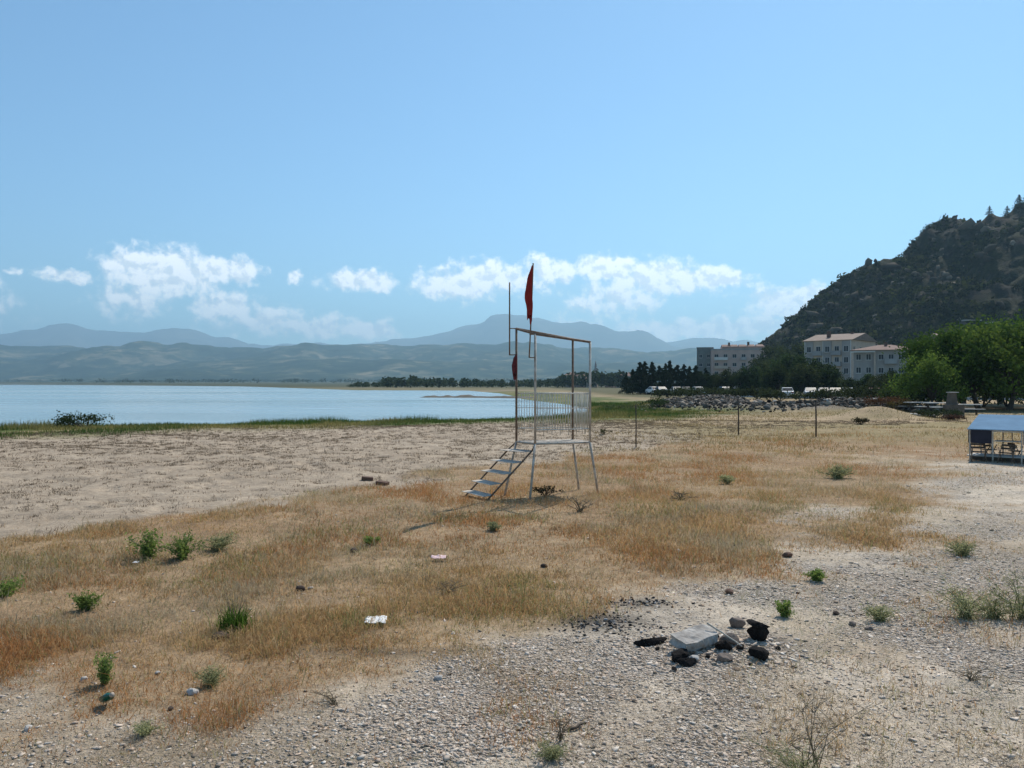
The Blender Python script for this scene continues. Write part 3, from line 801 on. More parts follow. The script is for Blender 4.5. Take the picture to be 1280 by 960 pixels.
def wedge(n, y0, y1, p, pad=2.5):
    """random ground points in front of the beach, thinning with distance"""
    u = RNG.random(n)
    if p == 1: y = y0 * (y1 / y0) ** u
    else:
        e = 1 - p; y = (y0 ** e + u * (y1 ** e - y0 ** e)) ** (1 / e)
    x = (RNG.random(n) * 2 - 1) * (.66 * y + pad)
    return x, y

def dry_grass():
    x, y = wedge(1050000, 3.6, 36, 1.15)
    sand, gravel, grass, shore, far, s = masks(x, y)
    clump = fbm(x * 1.1, y * 1.1, 81, 4); fine = vnoise(x * 7, y * 7, 82)
    dens = grass * (.38 + .62 * sstep(.34, .60, clump))
    rt = sstep(4.5, 9, x - (y - 10) * .18) * sstep(9, 12, y)
    dens = dens * (1 - .55 * rt)
    dens += gravel * (.05 + .34 * sstep(.50, .64, clump)) * (.45 + 1.6 * sstep(.6, -2.0, x)) + sand * .02 * sstep(.5, .75, vnoise(x * 1.6, y * 3, 83))
    fire = np.exp(-(((x - 1.3) / .9) ** 2 + ((y - 6.4) / .8) ** 2))
    dens = dens * (1 - fire) * (.35 + .9 * fine) * (s > 9)
    k = RNG.random(len(x)) < dens
    x, y, sand, gravel, clump = x[k], y[k], sand[k], gravel[k], clump[k]
    n = len(x)
    h = RNG.uniform(.045, .14, n) * (.55 + .75 * sstep(.35, .75, clump) + 1.1 * (RNG.random(n) < .03)) * (1 - .45 * np.maximum(sand, gravel))
    w = .0042 * (np.maximum(y, 5) / 6) ** .75 * RNG.uniform(.7, 1.4, n)
    lean = np.abs(RNG.normal(1.0, .42, n)).clip(0, 1.5)
    cn = fbm(x * .45, y * .45, 84)
    straw = np.array([.54, .36, .175]); rust = np.array([.46, .22, .085]); grey = np.array([.50, .41, .27]); olive = np.array([.30, .285, .11])
    f = sstep(.35, .66, cn + RNG.normal(size=n) * .13)[:, None]
    col = straw * (1 - f) + rust * f
    g = (sstep(.5, .75, fbm(x * .7, y * .7, 85) + RNG.normal(size=n) * .12))[:, None]
    col = col * (1 - g) + grey * g
    o_ = (RNG.random(n) < .10 + .28 * sstep(.52, .70, fbm(x * .9, y * .9, 86)))[:, None]
    col = np.where(o_, olive, col) * RNG.uniform(.65, 1.2, (n, 1))
    print('dry blades', n)
    nr = y < 13
    a = dict(label=None, cat=None)
    blades('dry_grass', x[nr], y[nr], h[nr], w[nr], lean[nr], col[nr], 'tawny dry grass across the middle of the beach', 'grass')
    blades('dry_grass', x[~nr], y[~nr], h[~nr] * 1.15, w[~nr], lean[~nr] * .8, col[~nr], 'tawny dry grass round and beyond the lifeguard stand', 'grass', tri=True)

def litter_straw():
    x, y = wedge(420000, 3.6, 22, 1.55, 1.5)
    sand, gravel, grass, shore, far, s = masks(x, y)
    cl = fbm(x * 1.6, y * 1.6, 121, 4)
    d = gravel * (.14 + .8 * sstep(.42, .60, cl)) * (.85 + .4 * sstep(1.0, -1.5, x)) + .1 * grass
    fire = np.exp(-(((x - 1.3) / .9) ** 2 + ((y - 6.4) / .6) ** 2))
    k = RNG.random(len(x)) < d * (1 - .9 * fire); x, y, cl = x[k], y[k], cl[k]; n = len(x)
    f = RNG.random((n, 1)); g = sstep(.5, .7, fbm(x * .8 + 3, y * .8, 122) + RNG.normal(size=n) * .1)[:, None]
    col = np.array([.56, .47, .34]) * (1 - f) + np.array([.34, .255, .165]) * f
    col = col * (1 - g) + np.array([.31, .315, .19]) * g
    print('litter', n)
    blades('straw_litter', x, y, RNG.uniform(.02, .075, n) * (1 + .5 * (RNG.random(n) < .1)), .0036 * (np.maximum(y, 5) / 6) ** .75 * RNG.uniform(.7, 1.5, n), (RNG.normal(1.12, .32, n)).clip(.1, 1.5), col * RNG.uniform(.6, 1.15, (n, 1)),
           'flattened straw litter and short sage sprouts among the gravel', 'grass', tri=True)

def shore_grass():
    n = 420000
    x = RNG.uniform(-46, 16, n); y = RNG.uniform(22, 92, n)
    _, _, _, sh, _, s = masks(x, y)
    cl = fbm(x * .35, y * .35, 91); edge = np.exp(-((s - 3.5) / 2.6) ** 2)
    d = (sh * (.12 + .75 * sstep(.36, .6, cl)) + .95 * edge * sstep(.28, .5, cl)) * (s > .3)
    k = RNG.random(n) < d
    x, y, s, cl, edge = x[k], y[k], s[k], cl[k], edge[k]; n = len(x)
    h = RNG.uniform(.12, .30, n) * (.6 + .9 * edge) * (.6 + .9 * sstep(.4, .7, cl))
    w = .03 * RNG.uniform(.6, 1.5, n)
    f = np.clip(sstep(.40, .68, fbm(x * .25, y * .25, 92)) + RNG.normal(size=n) * .2 - .35 * edge, 0, 1)[:, None]
    col = (np.array([.055, .095, .022]) * (1 - f) + np.array([.24, .20, .075]) * f) * RNG.uniform(.6, 1.3, (n, 1))
    print('shore blades', n)
    blades('shore_grass', x, y, h, w, np.abs(RNG.normal(.35, .3, n)), col, 'green grass band along the near shore of the lake', 'grass', tri=True)

def sand_tufts():
    nt = 34000
    x = RNG.uniform(-30, 24, nt); y = 10 + 34 * RNG.random(nt) ** .8
    sand, gravel, grass, shore, far, s = masks(x, y)
    k = (sand > .6) & (s > 12) & (np.abs(x) < .7 * y + 3) & (RNG.random(nt) < .35 + .6 * sstep(.4, .65, fbm(x * .2, y * .5, 95)))
    x, y = x[k], y[k]; m = len(x); q = 22
    r = RNG.uniform(.03, .13, m)
    X = (x[:, None] + RNG.normal(size=(m, q)) * r[:, None]).ravel(); Y = (y[:, None] + RNG.normal(size=(m, q)) * r[:, None]).ravel(); n = len(X)
    col = (np.array([.23, .175, .12]) * RNG.uniform(.5, 1.3, (n, 1)))
    blades('sand_tufts', X, Y, RNG.uniform(.03, .08, n), .011 * (Y / 15) ** .6 * RNG.uniform(.7, 1.4, n), np.abs(RNG.normal(.7, .3, n)), col,
           'sparse brown tufts dotted over the pale sand', 'grass', tri=True)

def meadow_far():
    n = 90000
    x = RNG.uniform(2, 44, n); y = RNG.uniform(24, 62, n)
    sand, gravel, grass, shore, far, s = masks(x, y)
    cl = fbm(x * .22, y * .5, 97)
    d = sstep(.42, .62, cl) * (s > 10) * (np.abs(x) < .72 * y + 2) * .75
    k = RNG.random(n) < d; x, y, cl = x[k], y[k], cl[k]; n = len(x)
    f = RNG.random((n, 1)); g = sstep(.45, .7, fbm(x * .15, y * .15, 98))[:, None]
    col = (np.array([.36, .26, .12]) * (1 - f) + np.array([.26, .2, .09]) * f) * (1 - g) + np.array([.17, .17, .06]) * g
    blades('meadow_grass', x, y, RNG.uniform(.05, .16, n), .028 * RNG.uniform(.6, 1.4, n), np.abs(RNG.normal(.5, .3, n)), col * RNG.uniform(.7, 1.2, (n, 1)),
           'yellowish grass on the flat beyond the sand on the right', 'grass', tri=True)
dry_grass(); litter_straw(); shore_grass(); sand_tufts(); meadow_far()

# ------------------------------------------------------------------ pebbles
def ico():
    t = (1 + 5 ** .5) / 2
    v = np.array([(-1, t, 0), (1, t, 0), (-1, -t, 0), (1, -t, 0), (0, -1, t), (0, 1, t), (0, -1, -t), (0, 1, -t), (t, 0, -1), (t, 0, 1), (-t, 0, -1), (-t, 0, 1)], float)
    f = np.array([(0, 11, 5), (0, 5, 1), (0, 1, 7), (0, 7, 10), (0, 10, 11), (1, 5, 9), (5, 11, 4), (11, 10, 2), (10, 7, 6), (7, 1, 8), (3, 9, 4), (3, 4, 2), (3, 2, 6), (3, 6, 8), (3, 8, 9),
                  (4, 9, 5), (2, 4, 11), (6, 2, 10), (8, 6, 7), (9, 8, 1)])
    return v / np.linalg.norm(v[0]), f
ICO_V, ICO_F = ico()

OCT_V = np.array([(1, 0, 0), (-1, 0, 0), (0, 1, 0), (0, -1, 0), (0, 0, 1), (0, 0, -1)], float) * 1.1
OCT_F = np.array([(0, 2, 4), (2, 1, 4), (1, 3, 4), (3, 0, 4), (2, 0, 5), (1, 2, 5), (3, 1, 5), (0, 3, 5)])
def stones_mesh(name, x, y, size, col, label, cat, z=None, flat=(.3, .75), mat_=None, sink=.25, kind='stuff', smooth=False, tmpl=None, jit=.17):
    n = len(x); rng = RNG
    TV, TF = tmpl or (ICO_V, ICO_F); q = len(TV)
    z = gz(x, y) if z is None else z
    V = TV[None] * (1 + rng.normal(size=(n, q, 1)) * jit) + rng.normal(size=(n, q, 3)) * jit * .8
    sc = np.stack([rng.uniform(.7, 1.35, n), rng.uniform(.6, 1.0, n), rng.uniform(flat[0], flat[1], n)], 1) * size[:, None] * .5
    V = V * sc[:, None]
    a = rng.random(n) * 6.283; ca, sa = np.cos(a)[:, None], np.sin(a)[:, None]
    tl = rng.normal(size=(n, 1)) * .22
    vx, vy, vz = V[..., 0], V[..., 1], V[..., 2]
    vz = vz + vx * tl
    X = vx * ca - vy * sa + x[:, None]; Y = vx * sa + vy * ca + y[:, None]; Z = vz + (z + sc[:, 2] * (1 - 2 * sink))[:, None]
    Fc = (TF[None] + (np.arange(n) * q)[:, None, None]).reshape(-1, 3)
    o = np_mesh(name, np.stack([X, Y, Z], -1).reshape(-1, 3), Fc, mat_ or M['pebble'], None, np.repeat(col, q, 0), smooth)
    return tag(o, label, cat, kind=kind)

def pebbles():
    x, y = wedge(420000, 3.6, 24, 1.75, 1.2)
    sand, gravel, grass, shore, far, s = masks(x, y)
    cl = fbm(x * .9, y * .9, 101); left = sstep(-.2, -1.8, x)
    heap = np.exp(-(((x - 1.62) / .5) ** 2 + ((y - 5.95) / .4) ** 2))
    d = gravel * (.2 + .62 * sstep(.40, .62, cl)) * (1 - .80 * left) * (1 - .75 * sstep(8.5, 13, y)) + heap + .012 * grass
    k = RNG.random(len(x)) < d
    x, y, heap = x[k], y[k], heap[k]; n = len(x)
    size = np.clip(RNG.lognormal(math.log(.0118), .5, n), .007, .045) * (1 + .6 * heap) * (np.maximum(y, 5.5) / 5.5) ** .5
    a = RNG.random((n, 1)); pal = np.array([(.60, .52, .45), (.72, .65, .58), (.46, .385, .315), (.25, .20, .16), (.60, .48, .39), (.78, .73, .67)])
    c = np.array([1.03, .985, .93]) * pal[RNG.choice(6, n, p=[.30, .28, .17, .06, .13, .06])] * RNG.uniform(.75, 1.1, (n, 1))
    print('pebbles', n)
    sm = size < .024
    stones_mesh('pebbles', x[~sm], y[~sm], size[~sm], c[~sm], 'larger flat pale pebbles of the foreground shingle', 'pebbles', flat=(.14, .42), jit=.25)
    stones_mesh('gravel', x[sm], y[sm], size[sm], c[sm], 'fine flaky pale gravel and shell bits in the foreground', 'gravel', flat=(.12, .45), tmpl=(OCT_V, OCT_F), jit=.25)
    # charcoal crumbs in the fire place
    m = 300
    x = .72 + RNG.normal(size=m) * .20; y = 6.62 + RNG.normal(size=m) * .18
    x2 = 1.15 + RNG.normal(size=150) * .22; y2 = 7.35 + RNG.normal(size=150) * .10
    x, y = np.r_[x, x2], np.r_[y, y2]; m = len(x)
    k = RNG.random((m, 1)); c = np.where(k < .72, .015 + .03 * RNG.random((m, 1)), np.where(k < .9, .10, .30)) * np.ones((m, 3))
    stones_mesh('charcoal_bits', x, y, RNG.uniform(.008, .034, m), c, 'black charcoal crumbs of an old camp fire', 'charcoal')
pebbles(); hill_scrub()

def rubble():
    rng = RNG; X = []; Y = []
    for ax, ay, bx, by in RUBBLE:
        n = 1700; t = rng.random(n); w = rng.normal(size=n) * 2.4; dx, dy = bx - ax, by - ay; L = math.hypot(dx, dy)
        X.append(ax + t * dx - dy / L * w); Y.append(ay + t * dy + dx / L * w)
    x, y = np.concatenate(X), np.concatenate(Y); n = len(x)
    c = np.array([.13, .11, .09]) * rng.lognormal(0, .85, (n, 1)).clip(.15, 3.6) * np.array([1, 1, 1])
    stones_mesh('rubble', x, y, rng.lognormal(math.log(.2), .45, n).clip(.08, .55), c, 'grey broken stones tipped along the bank below the road', 'rubble', flat=(.5, .9))
    protos = []
    for s in range(4):
        v, f = ICO_V.copy(), ICO_F
        rr = np.random.default_rng(300 + s); v = v * (1 + rr.normal(size=(12, 1)) * .2) * np.array([1.2, .9, .75])
        o = np_mesh('boulder', v * .5, f, [M['stone_grey'], M['stone_pale']][s % 2]); m = o.modifiers.new('bevel', 'BEVEL'); m.width = .06; m.segments = 1
        tag(o, 'angular boulder among the rubble bank below the road', 'boulder', 'boulders in the rubble bank'); protos.append(o)
    for i in range(30):
        ax, ay, bx, by = RUBBLE[i % 3]; t = random.random(); w = random.gauss(0, 2.2); dx, dy = bx - ax, by - ay; L = math.hypot(dx, dy)
        px, py = ax + t * dx - dy / L * w, ay + t * dy + dx / L * w
        o = protos[i] if i < 4 else protos[i % 4].copy()
        if i >= 4: COL.objects.link(o)
        s = random.uniform(.3, .7)
        o.location = (px, py, gzs(px, py) + .2 * s); o.scale = (s, s, s); o.rotation_euler = (random.uniform(-.4, .4), random.uniform(-.4, .4), random.uniform(0, 6))
rubble()

# sand spit in the bay
def spit():
    n, k = 60, 9; V = []
    for i in range(n):
        t = i / (n - 1); x = -17 + 20.5 * t; y = 139 + 2.2 * math.sin(t * 5) - 3 * t
        wd = 2.6 * min(1, t * 5) + .3
        for j in range(k):
            u = j / (k - 1) * 2 - 1
            V.append((x, y + u * wd, -.62 + (.58 * (1 - u * u)) * (.6 + .8 * float(vnoise(np.array([x * .8]), np.array([u * 2]), 5)[0])) * min(1, t * 4 + .3)))
    idx = np.arange(n * k).reshape(n, k)
    f = np.stack([idx[:-1, :-1], idx[1:, :-1], idx[1:, 1:], idx[:-1, 1:]], -1).reshape(-1, 4)
    tag(np_mesh('terrain_spit', np.array(V), f, mat('spit_gravel', (.16, .14, .11), (.07, .065, .05), 1.2, .95, .4, .1, world=True), smooth=True), kind='structure')
spit()

# ------------------------------------------------------------------ lifeguard stand
def stand():
    A, B, C_, D = (Vector((0, 14.70, 0)), Vector((0, 14.15, 0)), Vector((0, 15.10, 0)), Vector((0, 14.55, 0)))
    for v, px in ((A, 645.5), (B, 669), (C_, 716), (D, 737.5)): v.x = (px - CX) / F * v.y
    topz = dict(A=3.01, B=2.88, C=2.84, D=2.76)
    fz, rt, rb = .945, 1.83, 1.19
    base = empty('lifeguard_stand', (B.x * .5 + C_.x * .5, 14.6, gzs(.6, 14.6)), 0, 'rusty lifeguard stand of thin pale pipes with steps on its left', 'lifeguard stand')
    off = Vector(base.location)
    def L(v, z): return Vector((v.x, v.y, z)) - off
    P = {'A': A, 'B': B, 'C': C_, 'D': D}
    foot = {'A': (630, 14.45), 'B': (662, 13.95), 'C': (724, 15.25), 'D': (748, 14.75)}
    for k, v in P.items():
        m = MB(); m.tube([L(v, fz), L(v, topz[k])], .021, 8); m.build('post', M['rust'] if k in 'AC' else M['paint_white'], base, True)
        px, Y = foot[k]; x = (px - CX) / F * Y
        m = MB(); m.tube([L(v, fz), Vector((x, Y, gzs(x, Y) - .05)) - off], .021, 8); m.build('leg', M['paint_white'], base, True)
    def bar(name, a, b, za, zb, r, mt): MB().tube([L(P[a], za), L(P[b], zb)], r, 8).build(name, mt, base, True)
    m = MB()
    for a, b in (('A', 'B'), ('A', 'C'), ('B', 'D'), ('C', 'D')): m.tube([L(P[a], topz[a]), L(P[b], topz[b])], .022, 8)
    m.build('canopy_frame', M['rust'], base, True)
    m = MB()
    for a, b in (('A', 'B'), ('A', 'C'), ('B', 'D'), ('C', 'D')): m.tube([L(P[a], fz), L(P[b], fz)], .02, 8)
    m.build('floor_frame', M['paint_white'], base, True)
    # slatted floor
    m = MB()
    for i in range(9):
        t0 = (i + .12) / 9; t1 = (i + .88) / 9
        a0, a1 = A.lerp(C_, t0), A.lerp(C_, t1); b0, b1 = B.lerp(D, t0), B.lerp(D, t1)
        q = [L(v, fz - .008) for v in (a0, a1, b1, b0)]; n = len(m.v)
        m.v += q + [v + Vector((0, 0, .018)) for v in q]
        m.f += [tuple(n + i for i in f) for f in ((0, 1, 2, 3), (7, 6, 5, 4), (0, 4, 5, 1), (1, 5, 6, 2), (2, 6, 7, 3), (3, 7, 4, 0))]
    m.build('floor', M['wood'], base)
    for a, b, cnt, mt in (('A', 'C', 22, M['slat']), ('C', 'D', 16, M['slat']), ('B', 'D', 20, M['slat'])):
        r = MB()
        for z in (rt, rb): r.tube([L(P[a], z), L(P[b], z)], .011, 6)
        r.tube([L(P[a], fz + .62), L(P[b], fz + .62)], .006, 5)
        for i in range(1, cnt):
            t = i / cnt; v = P[a].lerp(P[b], t)
            r.tube([L(v, rb - .10 * (i % 3 == 0)), L(v, rt + (.02 if i % 2 else 0))], .0062, 5)
        r.build('railing', mt, base, True)
    # steps
    S0, S1 = lift(635, 562, 14.75), lift(665, 563.5, 14.2)
    E0, E1 = lift(581, 619, 14.55), lift(608, 621, 14.0)
    for e in (E0, E1): e.z = gzs(e.x, e.y) - .02
    up = A + (B - A) * .1
    for s, e in ((S0, E0), (S1, E1)):
        MB().tube([s - off, e - off], .016, 8).build('stringer', M['rust'], base, True)
    MB().tube([S0 - off, L(A, fz)], .014, 6).build('stair_bracket', M['rust'], base, True); MB().tube([S1 - off, L(B, fz)], .014, 6).build('stair_bracket', M['rust'], base, True)
    for i in range(5):
        t = (i + .05) / 4.55
        a, b = S0.lerp(E0, t) - off, S1.lerp(E1, t) - off
        along = ((E0 - S0).normalized()); fl = Vector((along.x, along.y, 0)).normalized() * .15
        if i == 3: b = a.lerp(b, .86)
        m = MB(); sl_ = Vector((0, 0, .02)); q = [a - fl * .4 + sl_, b - fl * .4, b + fl - sl_, a + fl]; n = 0
        m.v += q + [v + Vector((0, 0, .010)) for v in q]
        m.f += [(3, 2, 1, 0), (4, 5, 6, 7), (0, 1, 5, 4), (1, 2, 6, 5), (2, 3, 7, 6), (3, 0, 4, 7)]
        o = m.build('step', M['wood'], base)
    # flag staffs on brackets
    def staff(px, y0, y1, post, Y, brs, r=.013):
        s = MB(); s.tube([lift(px + .8 * 0, y0, Y) - off, lift(px, y1, Y) - off], r, 8).build('flagpole', M['rust'], base, True)
        for by in brs:
            q = lift(px, by, Y); MB().tube([q - off, Vector((post.x, post.y, q.z)) - off], .010, 6).build('pole_bracket', M['rust'], base, True)
    staff(637, 444, 353, A, 14.66, (410.5, 443.5))
    s = MB(); s.tube([lift(661.5, 447, 14.12) - off, lift(664, 395, 14.12) - off, lift(666.5, 329, 14.12) - off], .012, 8).build('flagpole', M['rust'], base, True)
    for by in (418, 447):
        q = lift(661.8, by, 14.12); MB().tube([q - off, Vector((B.x, B.y, q.z)) - off], .010, 6).build('pole_bracket', M['rust'], base, True)
    return A, B
sA, sB = stand()

def furled_flag(name, label, pts, wid, mat_, seed, fold=5):
    """cloth hanging in deep pleats beside its staff"""
    rng = random.Random(seed); n = 48; base = Vector(pts[-1]); m = MB(); k = len(pts); rows = 46
    ph = rng.uniform(0, 6)
    for i in range(rows):
        t = i / (rows - 1); f = t * (k - 1); j = min(int(f), k - 2); c = Vector(pts[j]).lerp(Vector(pts[j + 1]), f - j)
        w = float(np.interp(t, np.linspace(0, 1, len(wid)), wid))
        for q in range(n):
            a = 2 * math.pi * q / n
            pl = math.cos(fold * a + ph + 2.2 * math.sin(2.3 * t + ph))
            r = w * (.80 + .42 * pl * min(1, t * 4 + .2) + .10 * math.sin(11 * t + 2 * a))
            dz = (-.085 * math.sin(a + .6) + .05 * math.cos(3 * a + ph)) * max(0, t - .45) * 1.8 * min(1, w / .05)
            m.v.append(c + Vector((math.cos(a) * r - .78 * w, math.sin(a) * r * .5, dz)) - base)
    for i in range(rows - 1):
        for q in range(n):
            m.f.append((i * n + q, i * n + (q + 1) % n, (i + 1) * n + (q + 1) % n, (i + 1) * n + q))
    m.f.append(tuple(range(n))); m.f.append(tuple((rows - 1) * n + q for q in reversed(range(n))))
    o = m.build(name, mat_, None, True); o.location = base
    return tag(o, label, 'flag')
furled_flag('flag', 'large red flag hanging limp from the tall staff of the stand', [lift(666.0, 332, 14.1), lift(665.2, 350, 14.1), lift(664.3, 375, 14.1), lift(664, 397, 14.1)], [.012, .026, .042, .054, .060, .060, .056, .048], M['flag'], 4, 3)
furled_flag('flag', 'small dark red flag bunched on the left post of the stand', [lift(646.0, 443, 14.66), lift(645.8, 452, 14.66), lift(645.4, 471, 14.66)], [.014, .034, .046, .036], M['flag_dark'], 5, 4)

# ------------------------------------------------------------------ posts
for px, by, ty, lab, r in ((795, 560, 507, 'thin dark post standing alone nearest the lifeguard stand', .021), (923, 544, 498, 'dark post midway between the stand and the trees, second of three', .03), (1020, 546, 503, 'dark post before the cream apartment block, rightmost of three', .032)):
    p = at(px, by); h = (by - ty) / F * p.y
    o = empty('wooden_post', p, 0, lab, 'post', 'posts of the old beach net')
    MB().tube([(0, 0, -.1), (.004, 0, h * .5), (-.006, .004, h)], [r, r * .9, r * .85], 9).build('pole', M['wood_dark'], o, True)
    if px != 1020: MB().tube([(-.07, 0, h * .96), (.07, .01, h * .97)], r * .5, 6).build('crosspiece', M['wood_dark'], o, True)

# ------------------------------------------------------------------ kiosk
def kiosk():
    a = R(-40); org = Vector((11.9, 20.9, 0)); org.z = gzs(org.x, org.y)
    k = empty('kiosk', org, a, 'small open kiosk with pale blue sheet roof at the right edge', 'kiosk')
    W, Dp, ez, rz_ = 1.15, 3.0, .84, 1.16
    m = MB()   # pitched sheet roof, ridge half way back
    for (y0, z0), (y1, z1) in (((-.06, ez - .012), (Dp / 2, rz_)), ((Dp / 2, rz_), (Dp + .06, ez - .012))):
        n = len(m.v)
        m.v += [Vector(p) for p in ((-.05, y0, z0), (W + .05, y0, z0), (W + .05, y1, z1), (-.05, y1, z1), (-.05, y0, z0 + .02), (W + .05, y0, z0 + .02), (W + .05, y1, z1 + .02), (-.05, y1, z1 + .02))]
        m.f += [tuple(n + i for i in f) for f in ((3, 2, 1, 0), (4, 5, 6, 7), (0, 1, 5, 4), (1, 2, 6, 5), (2, 3, 7, 6), (3, 0, 4, 7))]
    m.build('roof', M['roof_blue'], k)
    for x in (0, .52, W):
        for y in (0, Dp / 2, Dp):
            MB().box(x - .015, x + .015, y - .015, y + .015, -.05, (rz_ if y == Dp / 2 else ez) - .016).build('post', M['paint_white'], k)
    MB().box(.028, .494, -.014, .012, ez - .36, ez - .02).build('side_panel', M['panel_dark'], k)
    # gable board on the right end
    m = MB(); n = 0
    for x in (W + .026, W + .045): m.v += [Vector((x, .03, ez - .36)), Vector((x, Dp - .03, ez - .36)), Vector((x, Dp - .03, ez - .03)), Vector((x, Dp / 2, rz_ - .025)), Vector((x, .03, ez - .03))]
    m.f += [(4, 3, 2, 1, 0), (5, 6, 7, 8, 9)] + [(i, (i + 1) % 5, (i + 1) % 5 + 5, i + 5) for i in range(5)]
    m.build('gable_panel', M['panel_grey'], k)
    m = MB()
    for x in (-.044,): m.box(x, x + .018, .03, Dp - .03, ez - .36, ez - .03)
    m.build('side_panel', M['panel_dark'], k)
    MB().box(.55, W - .026, -.03, .3, ez - .30, ez - .275).build('counter', M['wood'], k)
    MB().box(-.02, W + .02, .08, .11, ez - .06, ez - .025).build('beam', M['frame'], k)
    MB().box(-.1, W + .5, .15, .5, .13, .155).build('floor_board', M['concrete_pale'], k)
    MB().box(-.1, W + .5, .62, .95, .13, .155).build('floor_board', M['concrete_pale'], k)
    MB().box(-.05, W + .4, .2, .26, .03, .126).box(-.05, W + .4, .8, .86, .03, .126).build('sleeper', M['wood_dark'], k)
    return k, org, a
KI, KORG, KANG = kiosk()

def chair_stack(label, lx, ly, rz):
    """folded iron chair frames leaning together"""
    mtx = Matrix.Rotation(KANG, 3, 'Z'); p = KORG + mtx @ Vector((lx, ly, 0)); p.z = gzs(p.x, p.y)
    o = empty('folding_chair', p, rz, label, 'chair')
    for s in (-.16, .16):
        MB().tube([(s, -.12, 0), (s, .14, .46)], .011, 6).build('leg', M['rust'], o, True)
        MB().tube([(s * .9, .12, 0), (s * .9, -.10, .40)], .011, 6).build('leg', M['rust'], o, True)
    MB().box(-.16, .16, -.10, .12, .25, .268).build('seat', M['wood_dark'], o)
    m = MB()
    for z in (.34, .42): m.box(-.16, .16, .07 + (z - .34) * .55, .085 + (z - .34) * .55, z, z + .05)
    m.build('backrest', M['wood_dark'], o)
chair_stack('dark folding chair under the dark board of the kiosk', .22, -.12, KANG + .3)
chair_stack('dark folding chair under the kiosk counter opening', .84, -.14, KANG - .25)
chair_stack('dark folding chair inside the kiosk behind the dark board', .28, .40 + .7, KANG + 1.2)
chair_stack('dark folding chair inside the kiosk behind the opening', .86, 1.25, KANG + 2.2)

# ------------------------------------------------------------------ low wall, tables under the grove
def low_wall():
    a, b = ground_pt(1086, 53.5), ground_pt(1168, 47.5)
    d = b - a; L = math.hypot(d.x, d.y)
    o = empty('low_wall', a, math.atan2(d.y, d.x), 'long low wall with a white capping left of the kiosk', 'wall')
    o.location.z = -.06
    MB().box(0, L, -.11, .11, -.25, .16).build('wall_body', M['stone_wall'], o)
    MB().box(-.05, L + .05, -.17, .17, .162, .25).build('capping', M['concrete_pale'], o)
low_wall()

def picnic(label, px, Y, rz, first=None):
    p = ground_pt(px, Y)
    if first: return dup(first, p, rz, 1, label)
    o = empty('picnic_table', p, rz, label, 'table', 'picnic tables under the grove')
    MB().box(-.95, .95, -.38, .38, .70, .75).build('tabletop', M['concrete_pale'], o)
    for s in (-1, 1):
        MB().box(-.95, .95, s * .72 - .14, s * .72 + .14, .42, .46).build('bench', M['concrete_pale'], o)
        MB().box(s * .7 - .05, s * .7 + .05, -.06, .06, -.05, .70).box(s * .7 - .03, s * .7 + .03, -.78, .78, .34, .42).build('leg', M['wood_dark'], o)
    return o
pt = picnic('white picnic table under the left part of the green grove', 1172, 55, .1)
picnic('white picnic table under the grove just left of the kiosk roof', 1206, 53, -.2, pt)
picnic('white picnic table half hidden behind the white wall capping', 1148, 57, .3, pt)

def barbecue():
    p = ground_pt(1192, 51); o = empty('barbecue', p, .2, 'dark brick barbecue with a small chimney between the white tables', 'barbecue')
    MB().box(-.5, .5, -.35, .35, -.05, .7).build('base', M['stone_wall'], o)
    MB().box(-.28, .28, -.05, .35, .702, 1.45, taper=.7).build('chimney', M['stone_wall'], o)
    MB().box(-.3, .3, -.1, .3, 1.452, 1.50).build('cap', M['concrete_pale'], o)
barbecue()

# ------------------------------------------------------------------ buildings
def facade(mb, o, ux, wins, W, H, rev=.14):
    """wall plane with real openings; wins: (x0,x1,z0,z1)"""
    o = Vector(o); ux = Vector(ux); uz = Vector((0, 0, 1)); nin = uz.cross(ux)
    xs = sorted({0, W} | {w[0] for w in wins} | {w[1] for w in wins}); zs = sorted({0, H} | {w[2] for w in wins} | {w[3] for w in wins})
    P = lambda x, z, d=0: o + ux * x + uz * z + nin * d
    for i in range(len(xs) - 1):
        for j in range(len(zs) - 1):
            cx, cz = (xs[i] + xs[i + 1]) / 2, (zs[j] + zs[j + 1]) / 2
            if any(w[0] < cx < w[1] and w[2] < cz < w[3] for w in wins): continue
            mb.quad(P(xs[i], zs[j]), P(xs[i + 1], zs[j]), P(xs[i + 1], zs[j + 1]), P(xs[i], zs[j + 1]))
    for x0, x1, z0, z1 in wins:
        mb.quad(P(x0, z0), P(x1, z0), P(x1, z0, rev), P(x0, z0, rev)); mb.quad(P(x0, z1), P(x0, z1, rev), P(x1, z1, rev), P(x1, z1))
        mb.quad(P(x0, z0), P(x0, z0, rev), P(x0, z1, rev), P(x0, z1)); mb.quad(P(x1, z0), P(x1, z1), P(x1, z1, rev), P(x1, z0, rev))

WIN = {}
def window_mesh(w, h):
    key = (round(w, 2), round(h, 2))
    if key not in WIN:
        m = MB(); t = .07
        m.box(0, t, 0, .06, 0, h).box(w - t, w, 0, .06, 0, h).box(t, w - t, 0, .06, 0, t).box(t, w - t, 0, .06, h - t, h).box(w / 2 - .03, w / 2 + .03, .002, .058, t, h - t)
        m.box(-.08, w + .08, -.24, -.004, -.07, -.003)
        f = m.build('window', M['frame']); p = MB().box(.01, w - .01, .025, .045, .01, h - .01).build('pane', M['glass'])
        WIN[key] = (f.data, p.data); bpy.data.objects.remove(f); bpy.data.objects.remove(p)
    return WIN[key]

